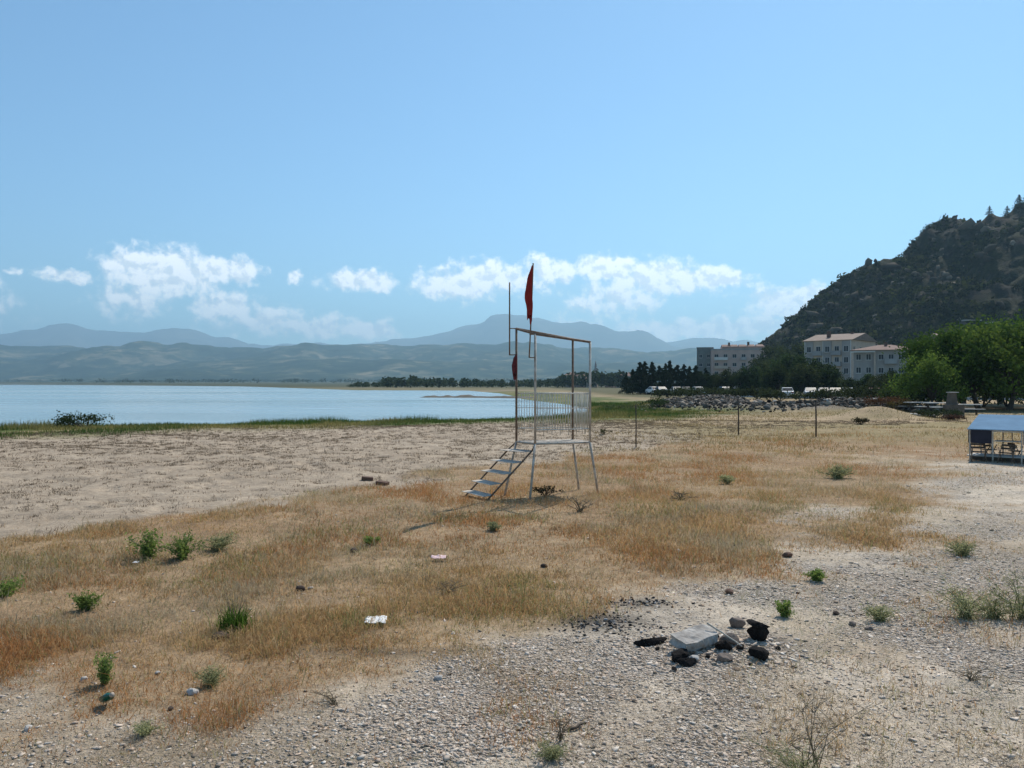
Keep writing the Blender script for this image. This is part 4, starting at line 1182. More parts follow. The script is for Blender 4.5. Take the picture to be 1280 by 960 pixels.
def add_window(root, o, ux, x0, x1, z0, z1, rev=.14):
    fm, pm = window_mesh(x1 - x0, z1 - z0); ux = Vector(ux); nin = Vector((0, 0, 1)).cross(ux)
    f = bpy.data.objects.new('window', fm); COL.objects.link(f); f.parent = root
    f.location = Vector(o) + ux * x0 + Vector((0, 0, z0)) + nin * (rev - .065); f.rotation_euler.z = math.atan2(ux.y, ux.x)
    p = bpy.data.objects.new('pane', pm); COL.objects.link(p); p.parent = f

def block(name, label, cat, loc, rz, W, D, H, wall, front, left=(), right=(), roof='flat', roofm=None, rise=2, group=None, over=.5, parapet=.5):
    root = empty(name, loc, rz, label, cat, group)
    mb = MB()
    sides = (((0, 0, 0), (1, 0, 0), front, W), ((0, D, 0), (0, -1, 0), left, D), ((W, 0, 0), (0, 1, 0), right, D))
    for o, ux, wins, L in sides: facade(mb, o, ux, wins, L, H)
    mb.quad((W, D, 0), (0, D, 0), (0, D, H), (W, D, H))
    mb.quad((0, 0, H), (W, 0, H), (W, D, H), (0, D, H))
    mb.build('wall', wall, root)
    for o, ux, wins, L in sides:
        for w in wins: add_window(root, o, ux, *w)
    rm = roofm or M['roof_tile']; m = MB(); e = over
    if roof == 'gable':   # ridge runs along x
        m.v += [Vector(p) for p in ((-e, -e, H + .01), (W + e, -e, H + .01), (W + e, D + e, H + .01), (-e, D + e, H + .01), (-e, D / 2, H + rise), (W + e, D / 2, H + rise))]
        m.f += [(0, 1, 5, 4), (2, 3, 4, 5), (3, 0, 4), (1, 2, 5), (3, 2, 1, 0)]
        m.build('roof', rm, root)
    elif roof == 'hip':
        k = min(W, D) * .45
        m.v += [Vector(p) for p in ((-e, -e, H + .01), (W + e, -e, H + .01), (W + e, D + e, H + .01), (-e, D + e, H + .01), (k, D / 2, H + rise), (W - k, D / 2, H + rise))]
        m.f += [(0, 1, 5, 4), (2, 3, 4, 5), (3, 0, 4), (1, 2, 5), (3, 2, 1, 0)]
        m.build('roof', rm, root)
    else:
        for q in ((-.12, W + .12, -.12, .14), (-.12, W + .12, D - .14, D + .12), (-.12, .14, .14, D - .14), (W - .14, W + .12, .14, D - .14)):
            m.box(q[0], q[1], q[2], q[3], H + .004, H + parapet)
        m.build('parapet', rm, root)
    return root

def wgrid(W, cols, floors, fh, ww=1.2, wh=1.3, sill=.9, z0=0, skip=()):
    out = []
    for j in range(floors):
        for i in range(cols):
            if (i, j) in skip: continue
            cx = W * (i + .5) / cols; out.append((cx - ww / 2, cx + ww / 2, z0 + j * fh + sill, z0 + j * fh + sill + wh))
    return out

def balcony(root, x0, x1, z, dep=1.1, m=None):
    b = MB(); b.box(x0, x1, -dep, -.003, z - .16, z); b.box(x0, x1, -dep, -dep + .1, z + .003, z + .95).box(x0, x0 + .1, -dep + .1, -.003, z + .003, z + .95).box(x1 - .1, x1, -dep + .1, -.003, z + .003, z + .95)
    b.build('balcony', m or M['wall_white'], root)

def face_pt(px, Y, z=0):
    x = (px - CX) / F * Y; return Vector((x, Y, z))

# pink apartment block with dull green flank
p = face_pt(890, 300)
b1 = block('apartment_block', 'pinkish apartment block with a ragged red roof edge, farthest left of the blocks', 'building', p, -.2, 19.5, 12, 14.6, M['wall_pink'],
           wgrid(19.5, 6, 4, 3.2, 1.5, 1.4, .9, 1.2), [], wgrid(12, 3, 4, 3.2, 1.3, 1.4, .9, 1.2), 'flat', M['wall_grey'])
for fl in range(1, 5):
    balcony(b1, .8, 5.6, 1.2 + fl * 3.2 - 3.2 + .2, 1.1, M['wall_cream'] if fl % 2 else M['wall_white'])
    balcony(b1, 10.3, 12.4, 1.2 + fl * 3.2 - 3.2 + .2, .9, M['wall_grey'])
m = MB(); m.box(3.6, 19.0, 1.2, 10.8, 14.61, 15.9); m.build('attic', M['wall_pink'], b1)
m = MB()
for i in range(5): 
    x = 3.6 + i * 3.1; n = len(m.v); w = 2.9; z0 = 15.92
    m.v += [Vector(q) for q in ((x, .6, z0), (x + w, .6, z0), (x + w, 11.2, z0), (x, 11.2, z0), (x + .2, 6, z0 + 1.0), (x + w - .2, 6, z0 + 1.0))]
    m.f += [tuple(n + a for a in f) for f in ((0, 1, 5, 4), (2, 3, 4, 5), (3, 0, 4), (1, 2, 5), (3, 2, 1, 0))]
m.build('roof', M['roof_tile'], b1)
MB().box(6, 6.7, 3, 3.7, 15.95, 17.6).build('chimney', M['brick'], b1); MB().box(13, 13.8, 4, 4.7, 15.95, 17.8).build('chimney', M['brick'], b1)
p = face_pt(871, 312)
b1b = block('apartment_block', 'dull grey green block joined to the left flank of the pinkish one', 'building', p, -.25, 6.2, 12, 15.9, M['wall_green'], wgrid(5.9, 2, 4, 3.4, 1.2, 1.4, .9, 1.0), [], [], 'flat', M['wall_green'], parapet=.35)

# cream five storey block with a pitched roof
p = face_pt(1006, 205)
b2 = block('apartment_block', 'cream and grey five storey block with a pale brown pitched roof', 'building', p, -.75, 11.6, 17, 12.9, M['wall_cream'],
           [], [], wgrid(17, 4, 4, 2.75, 1.1, 1.3, .9, .9), 'gable', M['roof_pale'], 2.0)
# re-face the front with its painted bays
fw = wgrid(11.6, 5, 4, 2.75, 1.15, 1.5, .8, .9)
mb = MB()
for i, (x0, x1) in enumerate(((.15, 2.2), (4.75, 6.85), (9.4, 11.4))): mb.box(x0, x1, -.16, -.004, .2, 12.7)
mb.build('bay', M['wall_bluegrey'], b2)
for x in (.0, 4.62, 11.45): MB().box(x, x + .13, -.22, -.004 if x != 4.62 else -.163, .2, 12.75).build('pilaster', M['wall_white'], b2)
for (x0, x1, z0, z1) in fw:
    o_ = (0, -.17 if (.15 < x0 < 2.2 or 4.75 < x0 < 6.85 or 9.4 < x0 < 11.4) else 0, 0)
    add_window(b2, o_, (1, 0, 0), x0, x1, z0, z1, .0)
for fl in range(4): balcony(b2, 2.35, 4.6, .9 + fl * 2.75 + .15, .9, M['wall_grey'])
for fl in range(4): balcony(b2, 7.0, 9.25, .9 + fl * 2.75 + .15, .9, M['wall_grey'])
MB().box(4.2, 5.0, 3.5, 4.3, 13.9, 15.4).build('chimney', M['brick'], b2)
MB().box(8.5, 9.2, 8, 8.7, 13.9, 15.3).build('chimney', M['brick'], b2)

# grey low block
p = face_pt(1067, 172)
b3 = block('apartment_block', 'lower grey block with reddish roof beside the green grove', 'building', p, -.42, 12.3, 11, 9.2, M['wall_bluegrey'],
           wgrid(3.9, 2, 3, 2.8, 1.0, 1.3, .9, .6) + [(a + 4.4, b + 4.4, c, d) for a, b, c, d in wgrid(7.6, 4, 3, 2.8, 1.05, 1.2, .9, .6)], wgrid(11, 3, 3, 2.8, 1.1, 1.3, .9, .6), [], 'hip', M['roof_tile'], 1.3, over=.7)
MB().box(3.95, 4.3, -.35, -.004, .2, 8.8).build('pilaster', M['wall_cream'], b3)
MB().box(-.5, 4.2, -1.2, -.72, 8.7, 8.95).build('eave', M['wall_white'], b3)
for fl in range(3): balcony(b3, 6.0, 8.4, .6 + fl * 2.8 + .15, .9, M['wall_grey'])
MB().box(6, 6.6, 4, 4.6, 9.5, 11).build('chimney', M['brick'], b3)
MB().box(9, 9.6, 4, 4.6, 9.4, 10.8).build('chimney', M['brick'], b3)

# old stone houses on the slope
def slope_house(px, py, W, D, H, label, roof, rm, rise, rz=0, wall='stone_wall'):
    q = at_hill(px, py); q.z -= 1.2
    return block('stone_house', label, 'house', q, rz, W, D, H, M[wall], wgrid(W, 2, 1, 3, .9, 1.1, 2.2), [], [], roof, rm, rise)
slope_house(1172, 432, 6, 6, 4.8, 'old stone house with a pale lean roof just above the green grove', 'gable', M['roof_pale'], 1.2, .1)
slope_house(1150, 436, 5, 5, 3.6, 'small stone house left of the old one above the grove', 'gable', M['roof_pale'], .9, -.2)
slope_house(1206, 410, 6.5, 4, 4.0, 'roofless pale stone ruin on the slope above the trees', 'flat', M['stone_pale'], 1, 0)
slope_house(1237, 412, 4, 4, 3.6, 'small pale hut on the slope right of the ruin', 'flat', M['stone_pale'], 1, .1)

# far village on the point
def village():
    spec = [(772, 430, 8, 7, 6.2, 'wall_white', 'hip', 'white two storey house at the right end of the far village'), (722, 455, 10, 7, 6.4, 'wall_pink', 'hip', 'long pinkish house left of the minaret'),
            (708, 470, 7, 6, 7.2, 'wall_cream', 'hip', 'cream house behind the long pinkish one in the far village'), (733, 440, 6, 6, 4.6, 'wall_cream', 'gable', 'small cream house below the minaret'),
            (756, 445, 7, 6, 6.0, 'wall_pink', 'hip', 'pink house between the minaret and the white house'), (786, 450, 8, 6, 7.0, 'wall_pink', 'gable', 'dim pinkish house against the dark conifers')]
    for px, Y, W, D, H, wl, rf, lab in spec:
        q = ground_pt(px, Y); block('house', lab, 'house', q, random.uniform(-.3, .3), W, D, H, M[wl], wgrid(W, 3, 2, 2.8, .9, 1.1, .8), [], [], rf, M['roof_tile'], 1.6)
    q = ground_pt(744.5, 450); o = empty('minaret', q, 0, 'slim grey minaret with a pointed cap in the far village', 'minaret')
    m = MB(); m.lathe([(1.0, 0), (1.0, 3), (.72, 3.6), (.66, 9.6)], 12); m.build('shaft', M['wall_grey'], o)
    m = MB(); m.lathe([(.66, 9.0), (1.05, 9.6), (1.05, 10.3), (.6, 10.3)], 12); m.build('balcony', M['wall_grey'], o)
    m = MB(); m.lathe([(.55, 10.2), (.55, 11.8), (.7, 11.85), (.02, 15.2)], 12); m.build('spire', M['wall_bluegrey'], o)
village()

# ------------------------------------------------------------------ road, cars
def road():
    pts = [(90, 92), (58, 105), (42, 118), (34, 140), (33, 190), (40, 260), (58, 330)]
    P = [Vector((x, y, 0)) for x, y in pts]; fine = []
    for a, b in zip(P[:-1], P[1:]):
        for i in range(12): fine.append(a.lerp(b, i / 12))
    fine.append(P[-1])
    def strip(name, o0, o1, dz, th, mt):
        V = []; f = []
        for i, p in enumerate(fine):
            t = (fine[min(i + 1, len(fine) - 1)] - fine[max(i - 1, 0)]).normalized(); nrm = Vector((-t.y, t.x, 0))
            a, b = p + nrm * o0, p + nrm * o1; z = gzs(p.x, p.y) + dz
            V += [(a.x, a.y, z), (b.x, b.y, z), (a.x, a.y, z - th), (b.x, b.y, z - th)]
        for i in range(len(fine) - 1):
            k = i * 4; f += [(k, k + 1, k + 5, k + 4), (k + 2, k, k + 4, k + 6), (k + 1, k + 3, k + 7, k + 5)]
        tag(np_mesh(name, np.array(V), np.array(f), mt), kind='structure')
    strip('road', -3.5, 3.5, .10, .4, M['asphalt'])
    strip('kerb', 3.52, 3.75, .22, .5, M['kerb']); strip('kerb', -3.75, -3.52, .22, .5, M['kerb'])
    strip('road_line', -.07, .07, .104, .003, M['line'])
road()

def car_proto():
    o = empty('parked_car', (0, 0, 0), 0, 'x', 'car', 'cars parked along the lake road')
    prof = [(-2.05, .32), (-2.1, .55), (-2.02, .86), (-1.25, .95), (-.75, 1.38), (.55, 1.42), (1.35, .98), (1.95, .88), (2.08, .6), (2.03, .32)]
    m = MB(); n = len(prof)
    for y, k in ((-.82, .0), (-.78, 1), (.78, 1), (.82, .0)):
        for x, z in prof:
            zz = z if k else .32 + (min(z, .93) - .32) * .96
            yy = y * (.82 if (z > 1.2 and k) else 1)
            m.v.append(Vector((x * (1 if k else .985), yy, zz)))
    for r in range(3):
        for i in range(n):
            j = (i + 1) % n; m.f.append((r * n + i, r * n + j, (r + 1) * n + j, (r + 1) * n + i))
    m.f.append(tuple(reversed(range(n)))); m.f.append(tuple(3 * n + i for i in range(n)))
    b = m.build('body', M['car_white'], o, False, .03)
    b.material_slots[0].link = 'OBJECT'; b.material_slots[0].material = M['car_white']
    w = MB()
    for s in (-1, 1):
        w.v += [Vector((-1.1, s * .815, .97)), Vector((1.12, s * .815, .97)), Vector((.5, s * .70, 1.34)), Vector((-.7, s * .70, 1.34))]; k = len(w.v) - 4
        w.f.append((k, k + 1, k + 2, k + 3) if s < 0 else (k + 3, k + 2, k + 1, k))
    w.build('side_window', M['glass'], o)
    w = MB(); w.v += [Vector(q) for q in ((1.33, -.7, 1.01), (1.33, .7, 1.01), (.62, .62, 1.405), (.62, -.62, 1.405))]; w.f.append((0, 1, 2, 3)); w.build('windscreen', M['glass'], o)
    w = MB(); w.v += [Vector(q) for q in ((-1.27, .7, .98), (-1.27, -.7, .98), (-.80, -.62, 1.36), (-.80, .62, 1.36))]; w.f.append((0, 1, 2, 3)); w.build('rear_window', M['glass'], o)
    for x in (-1.3, 1.3):
        for s in (-1, 1):
            m = MB(); a = [(x, s * .66, .32), (x, s * .85, .32)]; m.tube(a, .32, 14); wl = m.build('wheel', M['tyre'], o)
            MB().tube([(x, s * .851, .32), (x, s * .862, .32)], .19, 10).build('rim', M['rim'], wl)
    for s in (-1, 1):
        MB().box(2.03, 2.10, s * .62 - .17, s * .62 + .17, .64, .78).build('headlight', M['lamp'], o)
        MB().box(-2.13, -2.05, s * .64 - .14, s * .64 + .14, .68, .82).build('tail_light', M['flag'], o)
    return o
car = car_proto()
cars = [(817, 150, 'white', .2), (826, 148, 'silver', .1), (845, 146, 'white', 0), (857, 146, 'silver', -.1), (872, 140, 'white', .1), (984, 112, 'white', -.3),
        (1013, 109, 'silver', -.3), (1030, 108, 'blue', -.35), (1044, 106, 'dark', -.35), (1060, 104, 'white', -.4), (905, 137, 'blue', .1), (1092, 99, 'red', -.4)]
used = False
names = ['white car parked farthest left below the conifers', 'silver car second from the left below the conifers', 'white car under the middle of the conifer row', 'silver car under the right half of the conifers',
         'white car below the dull green block', 'white car before the left edge of the cream block', 'silver car centred before the cream block, left of the blue one',
         'blue car between a silver and a dark one before the cream block', 'dark car at the right end of the row before the cream block', 'white car just right of the dark parked one', 'blue car alone below the pinkish block', 'red car by the reddish bush on the earth mound']
for (px, Y, c, rz), lab in zip(cars, names):
    x = (px - CX) / F * Y; p = Vector((x, Y, gzs(x, Y) + .105)); yaw = random.choice((math.pi / 2, -math.pi / 2)) + rz
    o = place_first(car, p, yaw) if not used else dup(car, p, yaw, 1)
    o['label'] = lab; used = True
    for ch in kids(o):
        if ch.name.startswith('body'): ch.material_slots[0].link = 'OBJECT'; ch.material_slots[0].material = M['car_' + c]

# ------------------------------------------------------------------ things of the fire place
def lump(name, label, cat, px, py, size, mat_, seed, sink=.2, sub=2, rough=.12, rz=0, tilt=(0, 0), group=None, loc=None):
    clip = .29 if mat_ is M['char'] else .36
    """an angular stone or block: displaced subdivided sphere"""
    import bmesh
    bm = bmesh.new(); bmesh.ops.create_icosphere(bm, subdivisions=sub + 1, radius=.5)
    rng = np.random.default_rng(seed); off = rng.uniform(0, 50, 3)
    pl = rng.normal(size=(7, 3)); pl /= np.linalg.norm(pl, axis=1)[:, None]
    for v in bm.verts:
        c = np.array(v.co)
        for q in pl:
            dd = c @ q - clip
            if dd > 0: c = c - q * dd * .85
        k = 1 + rough * (float(fbm(np.array([c[0] * 5 + off[0] + c[2] * 3]), np.array([c[1] * 5 + off[1] - c[2] * 3]), seed, 3)[0]) - .5) * 2
        v.co = Vector(c * k)
        v.co.x *= size[0]; v.co.y *= size[1]; v.co.z *= size[2]
    me = bpy.data.meshes.new(name); bm.to_mesh(me); bm.free(); me.materials.append(mat_)
    o = bpy.data.objects.new(name, me); COL.objects.link(o)
    p = loc or at(px, py); o.location = p + Vector((0, 0, size[2] * (.42 - sink))); o.rotation_euler = (tilt[0], tilt[1], rz)
    return tag(o, label, cat, group)

def slab():
    import bmesh
    bm = bmesh.new(); out = [(-.235, -.10), (-.12, -.135), (.03, -.12), (.16, -.13), (.235, -.03), (.20, .09), (.06, .125), (-.06, .105), (-.20, .12)]
    f = bm.faces.new([bm.verts.new((x, y, 0)) for x, y in out]); e = bmesh.ops.extrude_face_region(bm, geom=[f])
    for v in e['geom']:
        if isinstance(v, bmesh.types.BMVert): v.co.z += .075; v.co.x *= .95; v.co.y *= .93
    bmesh.ops.triangulate(bm, faces=bm.faces[:]); bmesh.ops.recalc_face_normals(bm, faces=bm.faces[:])
    bmesh.ops.subdivide_edges(bm, edges=bm.edges[:], cuts=3, use_grid_fill=True); bmesh.ops.triangulate(bm, faces=bm.faces[:])
    bmesh.ops.subdivide_edges(bm, edges=bm.edges[:], cuts=1)
    for v in bm.verts:
        p = v.co; q = float(fbm(np.array([p.x * 16 + p.z * 9]), np.array([p.y * 16 - p.z * 7]), 4, 4)[0]) - .5
        q2 = float(fbm(np.array([p.x * 5 + 7]), np.array([p.y * 5 + p.z * 12]), 5, 3)[0]) - .5
        edge = 1 if p.z < .07 and p.z > .005 else .45
        v.co += v.normal * (q * .055 * edge + q2 * .035 * edge)
        v.co *= .999
    me = bpy.data.meshes.new('concrete_slab'); bm.to_mesh(me); bm.free(); me.materials.append(M['concrete'])
    o = bpy.data.objects.new('concrete_slab', me); COL.objects.link(o)
    o.scale = (.86, .84, .85); o.location = at(868, 808) + Vector((0, 0, .035)); o.rotation_euler = (R(7), R(-3), R(38))
    tag(o, 'broken grey concrete slab tilted over the burnt stones', 'slab')
slab()
lump('charred_stone', 'black sooty stone carrying the left front corner of the slab', 'stone', 851, 824, (.17, .12, .09), M['char'], 418, .1, rough=.3, rz=.7)
lump('charred_log', 'black charred log lying left of the concrete slab', 'log', 813, 806, (.32, .085, .075), M['char'], 411, .1, rough=.3, rz=R(22))
lump('charred_stone', 'black scorched stone under the front edge of the slab', 'stone', 858, 831, (.17, .09, .07), M['char'], 412, .15, rough=.25, rz=.3)
lump('charred_stone', 'small black scorched stone behind the middle of the heap', 'stone', 905, 812, (.14, .10, .09), M['char'], 413, .1, rough=.25)
lump('fire_stone', 'brownish rounded stone right of the concrete slab', 'stone', 912, 804, (.17, .13, .11), M['stone_brown'], 414, .1, rz=.4)
lump('fire_stone', 'flat brown stone leaning behind the black box', 'stone', 921, 784, (.15, .09, .11), M['stone_brown'], 415, .1, tilt=(.3, .3))
lump('fire_stone', 'pale stone in front of the slab', 'stone', 868, 826, (.09, .07, .05), M['stone_pale'], 416, .1)
lump('fire_stone', 'reddish stone at the front of the pebble heap', 'stone', 905, 826, (.13, .09, .07), M['stone_brown'], 417, .15)

lump('burnt_block', 'taller black burnt block with a flat slanting lid piece on top', 'block', 948, 801, (.16, .14, .18), M['char'], 431, .12, 2, .22, rz=R(-14), tilt=(0, .15))
lump('burnt_board', 'thin black board lying slanted on the taller burnt block', 'board', 948, 800, (.21, .17, .055), M['char'], 432, 0, 2, .2, rz=R(-14), tilt=(R(-8), R(12)), loc=at(948, 801) + Vector((0, 0, .10)))
lump('burnt_block', 'squat black scorched block at the right front of the fire place', 'block', 950, 823, (.18, .15, .13), M['char'], 433, .12, 2, .2, rz=R(10))
for i, (px, py, w) in enumerate(((800, 806, .06), (822, 812, .05), (842, 838, .06), (885, 822, .05), (925, 812, .08), (973, 812, .06), (893, 797, .07), (938, 832, .045))):
    lump('charred_bit', '%s black charred bit from the left round the slab' % ORD[[0, 1, 2, 3, 5, 7, 4, 6][i]], 'charcoal', px, py, (w, w * .7, w * .6), M['char'], 440 + i, .1, 1, .3, rz=i)

def stick(label, px, py, L, rz, tilt, mat_, r=.008, z=.02, name='stick'):
    p = at(px, py); m = MB(); rnd = random.Random(int(px)); n = 6
    pts = [Vector(((i / (n - 1) - .5) * L, rnd.uniform(-.012, .012), rnd.uniform(-.006, .006))) for i in range(n)]
    m.tube(pts, [r * (1 - .5 * i / n) for i in range(n)], 7)
    o = m.build(name, mat_, None, True); o.location = p + Vector((0, 0, z)); o.rotation_euler = (0, tilt, rz); tag(o, label, 'stick')
stick('pale stick lying across the round black block', 949, 800, .16, .2, -.1, M['stone_pale'], .009, .05)
stick('thin pale stick slanting right of the concrete slab', 906, 808, .3, -.75, .35, M['wood'], .008, .09)
stick('dark twig in the brown patch near the lower edge', 722, 912, .13, .5, -.1, M['wood_dark'], .01)

# stray stones, clods and bricks
for i, (px, py, w, mt, cat, lab) in enumerate([
    (241, 867, .085, 'stone_pale', 'stone', 'white stone in the dirt at the lower left, the largest of the white ones'), (105, 850, .06, 'stone_pale', 'stone', 'white stone just left of the leafy weed by the green bottle'),
    (35, 912, .065, 'stone_pale', 'stone', 'white stone near the lower left corner'), (548, 849, .07, 'stone_pale', 'stone', 'pale stone alone in the middle of the lower edge zone'),
    (523, 766, .05, 'stone_pale', 'stone', 'small pale stone right of the white paper'), (848, 690, .09, 'stone_pale', 'stone', 'small white stone far out in the dry grass, centre right'),
    (197, 842, .045, 'stone_pale', 'stone', 'small pale stone above the largest white one'), (1045, 768, .075, 'clod', 'clod', 'dark clod on the shingle right of the fire place'),
    (1066, 782, .085, 'stone_brown', 'stone', 'brown stone below the dark clod on the right shingle'), (1086, 787, .07, 'stone_brown', 'stone', 'brown stone farthest right of three on the shingle'),
    (912, 742, .11, 'brick', 'clod', 'dark reddish brick piece behind the fire place'), (997, 742, .05, 'clod', 'clod', 'small dark clod right of the brick piece'),
    (375, 738, .12, 'clod', 'clod', 'dark brown clod in the dry grass left of centre'), (388, 736, .06, 'stone_pale', 'stone', 'small pale stone touching the dark brown clod'),
    (443, 690, .13, 'clod', 'clod', 'dark clod in the grass below the two bricks'), (680, 709, .09, 'clod', 'clod', 'small dark clod on the pale strip at the grass edge'),
    (984, 696, .14, 'brick', 'clod', 'flat reddish lump at the right edge of the dry grass'), (276, 800, .16, 'clod', 'clod', 'black lump added as the shadow of the green grass tuft'),  # black lump stands in for the shadow at the tuft's foot
    (213, 887, .05, 'clod', 'clod', 'tiny dark clod below the largest white stone')]):
    lump('stray_' + cat, lab, cat, px, py, (w, w * .75, w * .55), M[mt], 500 + i, .15, 1, .2, rz=i)
for px, py, lab, rz in ((459, 600, 'brick lying left of its neighbour on the sand edge', .2), (478, 606, 'brick lying nearer the stand on the sand edge', -.3)):
    p = at(px, py); o = MB().box(-.12, .12, -.07, .07, -.01, .07).build('loose_brick', M['brick'], None, False, .008); o.location = p; o.rotation_euler = (.05, .1, rz); tag(o, lab, 'brick')

# litter
def sheet(name, label, cat, px, py, w, d, mat_, seed, lift_=.02, rz=0):
    rng = np.random.default_rng(seed); n = 14
    gx, gy = np.meshgrid(np.linspace(-.5, .5, n), np.linspace(-.5, .5, n)); gx, gy = gx.ravel(), gy.ravel()
    r = np.hypot(gx, gy); ang = np.arctan2(gy, gx); cut = 1 - .25 * fbm(np.cos(ang) * 2 + seed, np.sin(ang) * 2, seed)
    z = (np.abs(fbm(gx * 4 + seed, gy * 4, seed, 3) - .5) * 2) * .09 + .012
    V = np.stack([gx * w * cut, gy * d * cut, z * w * 1.1], 1); idx = np.arange(n * n).reshape(n, n)
    f = np.stack([idx[:-1, :-1], idx[:-1, 1:], idx[1:, 1:], idx[1:, :-1]], -1).reshape(-1, 4)
    o = np_mesh(name, V, f, mat_); so = o.modifiers.new('thickness', 'SOLIDIFY'); so.thickness = .002
    o.location = at(px, py) + Vector((0, 0, lift_)); o.rotation_euler = (R(7), 0, rz); tag(o, label, cat)
sheet('paper_sheet', 'crumpled white paper lying in the dry grass', 'paper', 470, 780, .20, .15, M['paper'], 3, .03)
sheet('plastic_scrap', 'pink white plastic scrap in the dry grass', 'litter', 548, 701, .19, .12, M['pink'], 5, .04)
sheet('paper_scrap', 'small white paper scrap above the left end of the grass tuft', 'paper', 170, 706, .07, .06, M['paper'], 8, .03)
def bottle():
    p = at(130, 880); o = empty('plastic_bottle', p, .5, 'crushed dark green bottle in the dirt at the lower left', 'bottle')
    m = MB(); m.lathe([(.0, 0), (.03, 0), (.033, .01), (.031, .05), (.034, .085), (.026, .105), (.012, .125), (.012, .14)], 14)
    for v in m.v: v.y *= .7; v.x += .1 * v.z
    b = m.build('body', M['green_glass'], o, True); MB().lathe([(.014, .133), (.014, .15), (0, .15)], 10, (.013, 0, 0)).build('cap', M['paint_white'], o, True)
    o.rotation_euler = (R(62), R(12), .6); o.location.z += .03
bottle()

# ------------------------------------------------------------------ weeds
def weed(label, px, py, hpx, wpx, kind, seed):
    p = at(px, py); s = p.y / F; h, w = hpx * s, wpx * s * 1.25
    rng = np.random.default_rng(seed); rnd = random.Random(seed)
    nm = {'tuft': 'grass_tuft', 'leafy': 'leafy_weed', 'wispy': 'wispy_weed', 'dry': 'dry_weed'}[kind]
    o = empty(nm, p, 0, label, 'weed')
    px_ = max(.0016, s * .55)
    if kind == 'tuft':
        n = 420
        r = rng.normal(size=n) * w * .17; r2 = rng.normal(size=n) * w * .13
        ln = np.abs(rng.normal(.45, .28, n))
        c = np.array([.05, .11, .016])[None] * (1 - rng.random((n, 1))) + np.array([.11, .17, .03])[None] * rng.random((n, 1))
        blades('foliage', r, r2, h * rng.uniform(.5, 1.15, n), np.full(n, max(.006, s * 1.2)) * rng.uniform(.7, 1.3, n), ln, c, None, None, M['blade'], parent=o, z=np.zeros(n), kind=None)
        m = MB()
        for i in range(7):
            a = rnd.uniform(0, 6.28); m.tube([(0, 0, -.01), (math.cos(a) * w * .1, math.sin(a) * w * .1, h * .7), (math.cos(a) * w * .25, math.sin(a) * w * .25, h * rnd.uniform(1.1, 1.6))], [px_, px_ * .7, px_ * .4], 5)
        m.build('stem', M['twig'], o, True)
    else:
        ns = {'leafy': 18, 'wispy': 26, 'dry': 11}[kind]; m = MB(); pts = []
        for i in range(ns):
            a = rnd.uniform(0, 6.28); rr = w * rnd.uniform(.05, .6); hh = h * rnd.uniform(.35, 1.05)
            e = Vector((math.cos(a) * rr, math.sin(a) * rr, hh)); mid = Vector((e.x * .3, e.y * .3, hh * .55)); b = Vector((rnd.gauss(0, 1) * w * .06, rnd.gauss(0, 1) * w * .06, -.02))
            m.tube([b, mid, e], [px_ * 1.1, px_ * .85, px_ * .45], 5)
            for j in range(3 if kind != 'leafy' else 1):
                t = rnd.uniform(.35, .85); q = mid.lerp(e, t); a2 = rnd.uniform(0, 6.28); q2 = q + Vector((math.cos(a2) * w * .16, math.sin(a2) * w * .16, h * .16))
                m.tube([q, q2], [px_ * .6, px_ * .35], 4); pts.append(q2)
            for j in range(12): pts.append(b.lerp(mid, .4 + .6 * (j + 1) / 6) if j < 6 else mid.lerp(e, (j - 5) / 6))
        m.build('stem', M['twig'] if kind == 'dry' else mat('green_stem', (.20, .21, .10), (.13, .14, .06), 8, .8), o, True)
        P = np.array([tuple(q) for q in pts]); rep = {'leafy': 5, 'wispy': 4, 'dry': 1}[kind]
        P = np.repeat(P, rep, 0); P = P + rng.normal(size=P.shape) * w * (.06 if kind != 'dry' else .02)
        if kind == 'dry': P = P[rng.random(len(P)) < .45]
        P[:, 2] = np.maximum(P[:, 2], .008)
        ls = {'leafy': 3.6, 'wispy': 2.2, 'dry': 2.0}[kind] * s
        V, Fc = quads_at(P, ls * rng.uniform(.7, 1.4, len(P)), .2, rng, .5)
        cc = {'leafy': ((.12, .19, .04), (.27, .33, .09)), 'wispy': ((.27, .28, .12), (.46, .43, .23)), 'dry': ((.14, .11, .07), (.24, .2, .13))}[kind]
        np_mesh('foliage', V, Fc, M['leaf'], o, leafcol(len(P), cc[0], cc[1], rng))
    return o
W_ = []
for i, (px, py, h, w, k, lab) in enumerate([(850, 625, 12, 36, 'dry', 'brown bare weed in the turf below the middle post'), (420, 880, 14, 50, 'dry', 'dry bare weed in the pale dirt at the lower middle left'),
        (1215, 850, 14, 50, 'dry', 'dry bare weed at the far lower right of the shingle'), (560, 742, 14, 40, 'dry', 'dry bare weed between the pink scrap and the white paper')]):
    W_.append((lab, px, py, h, w, k, 60 + i))
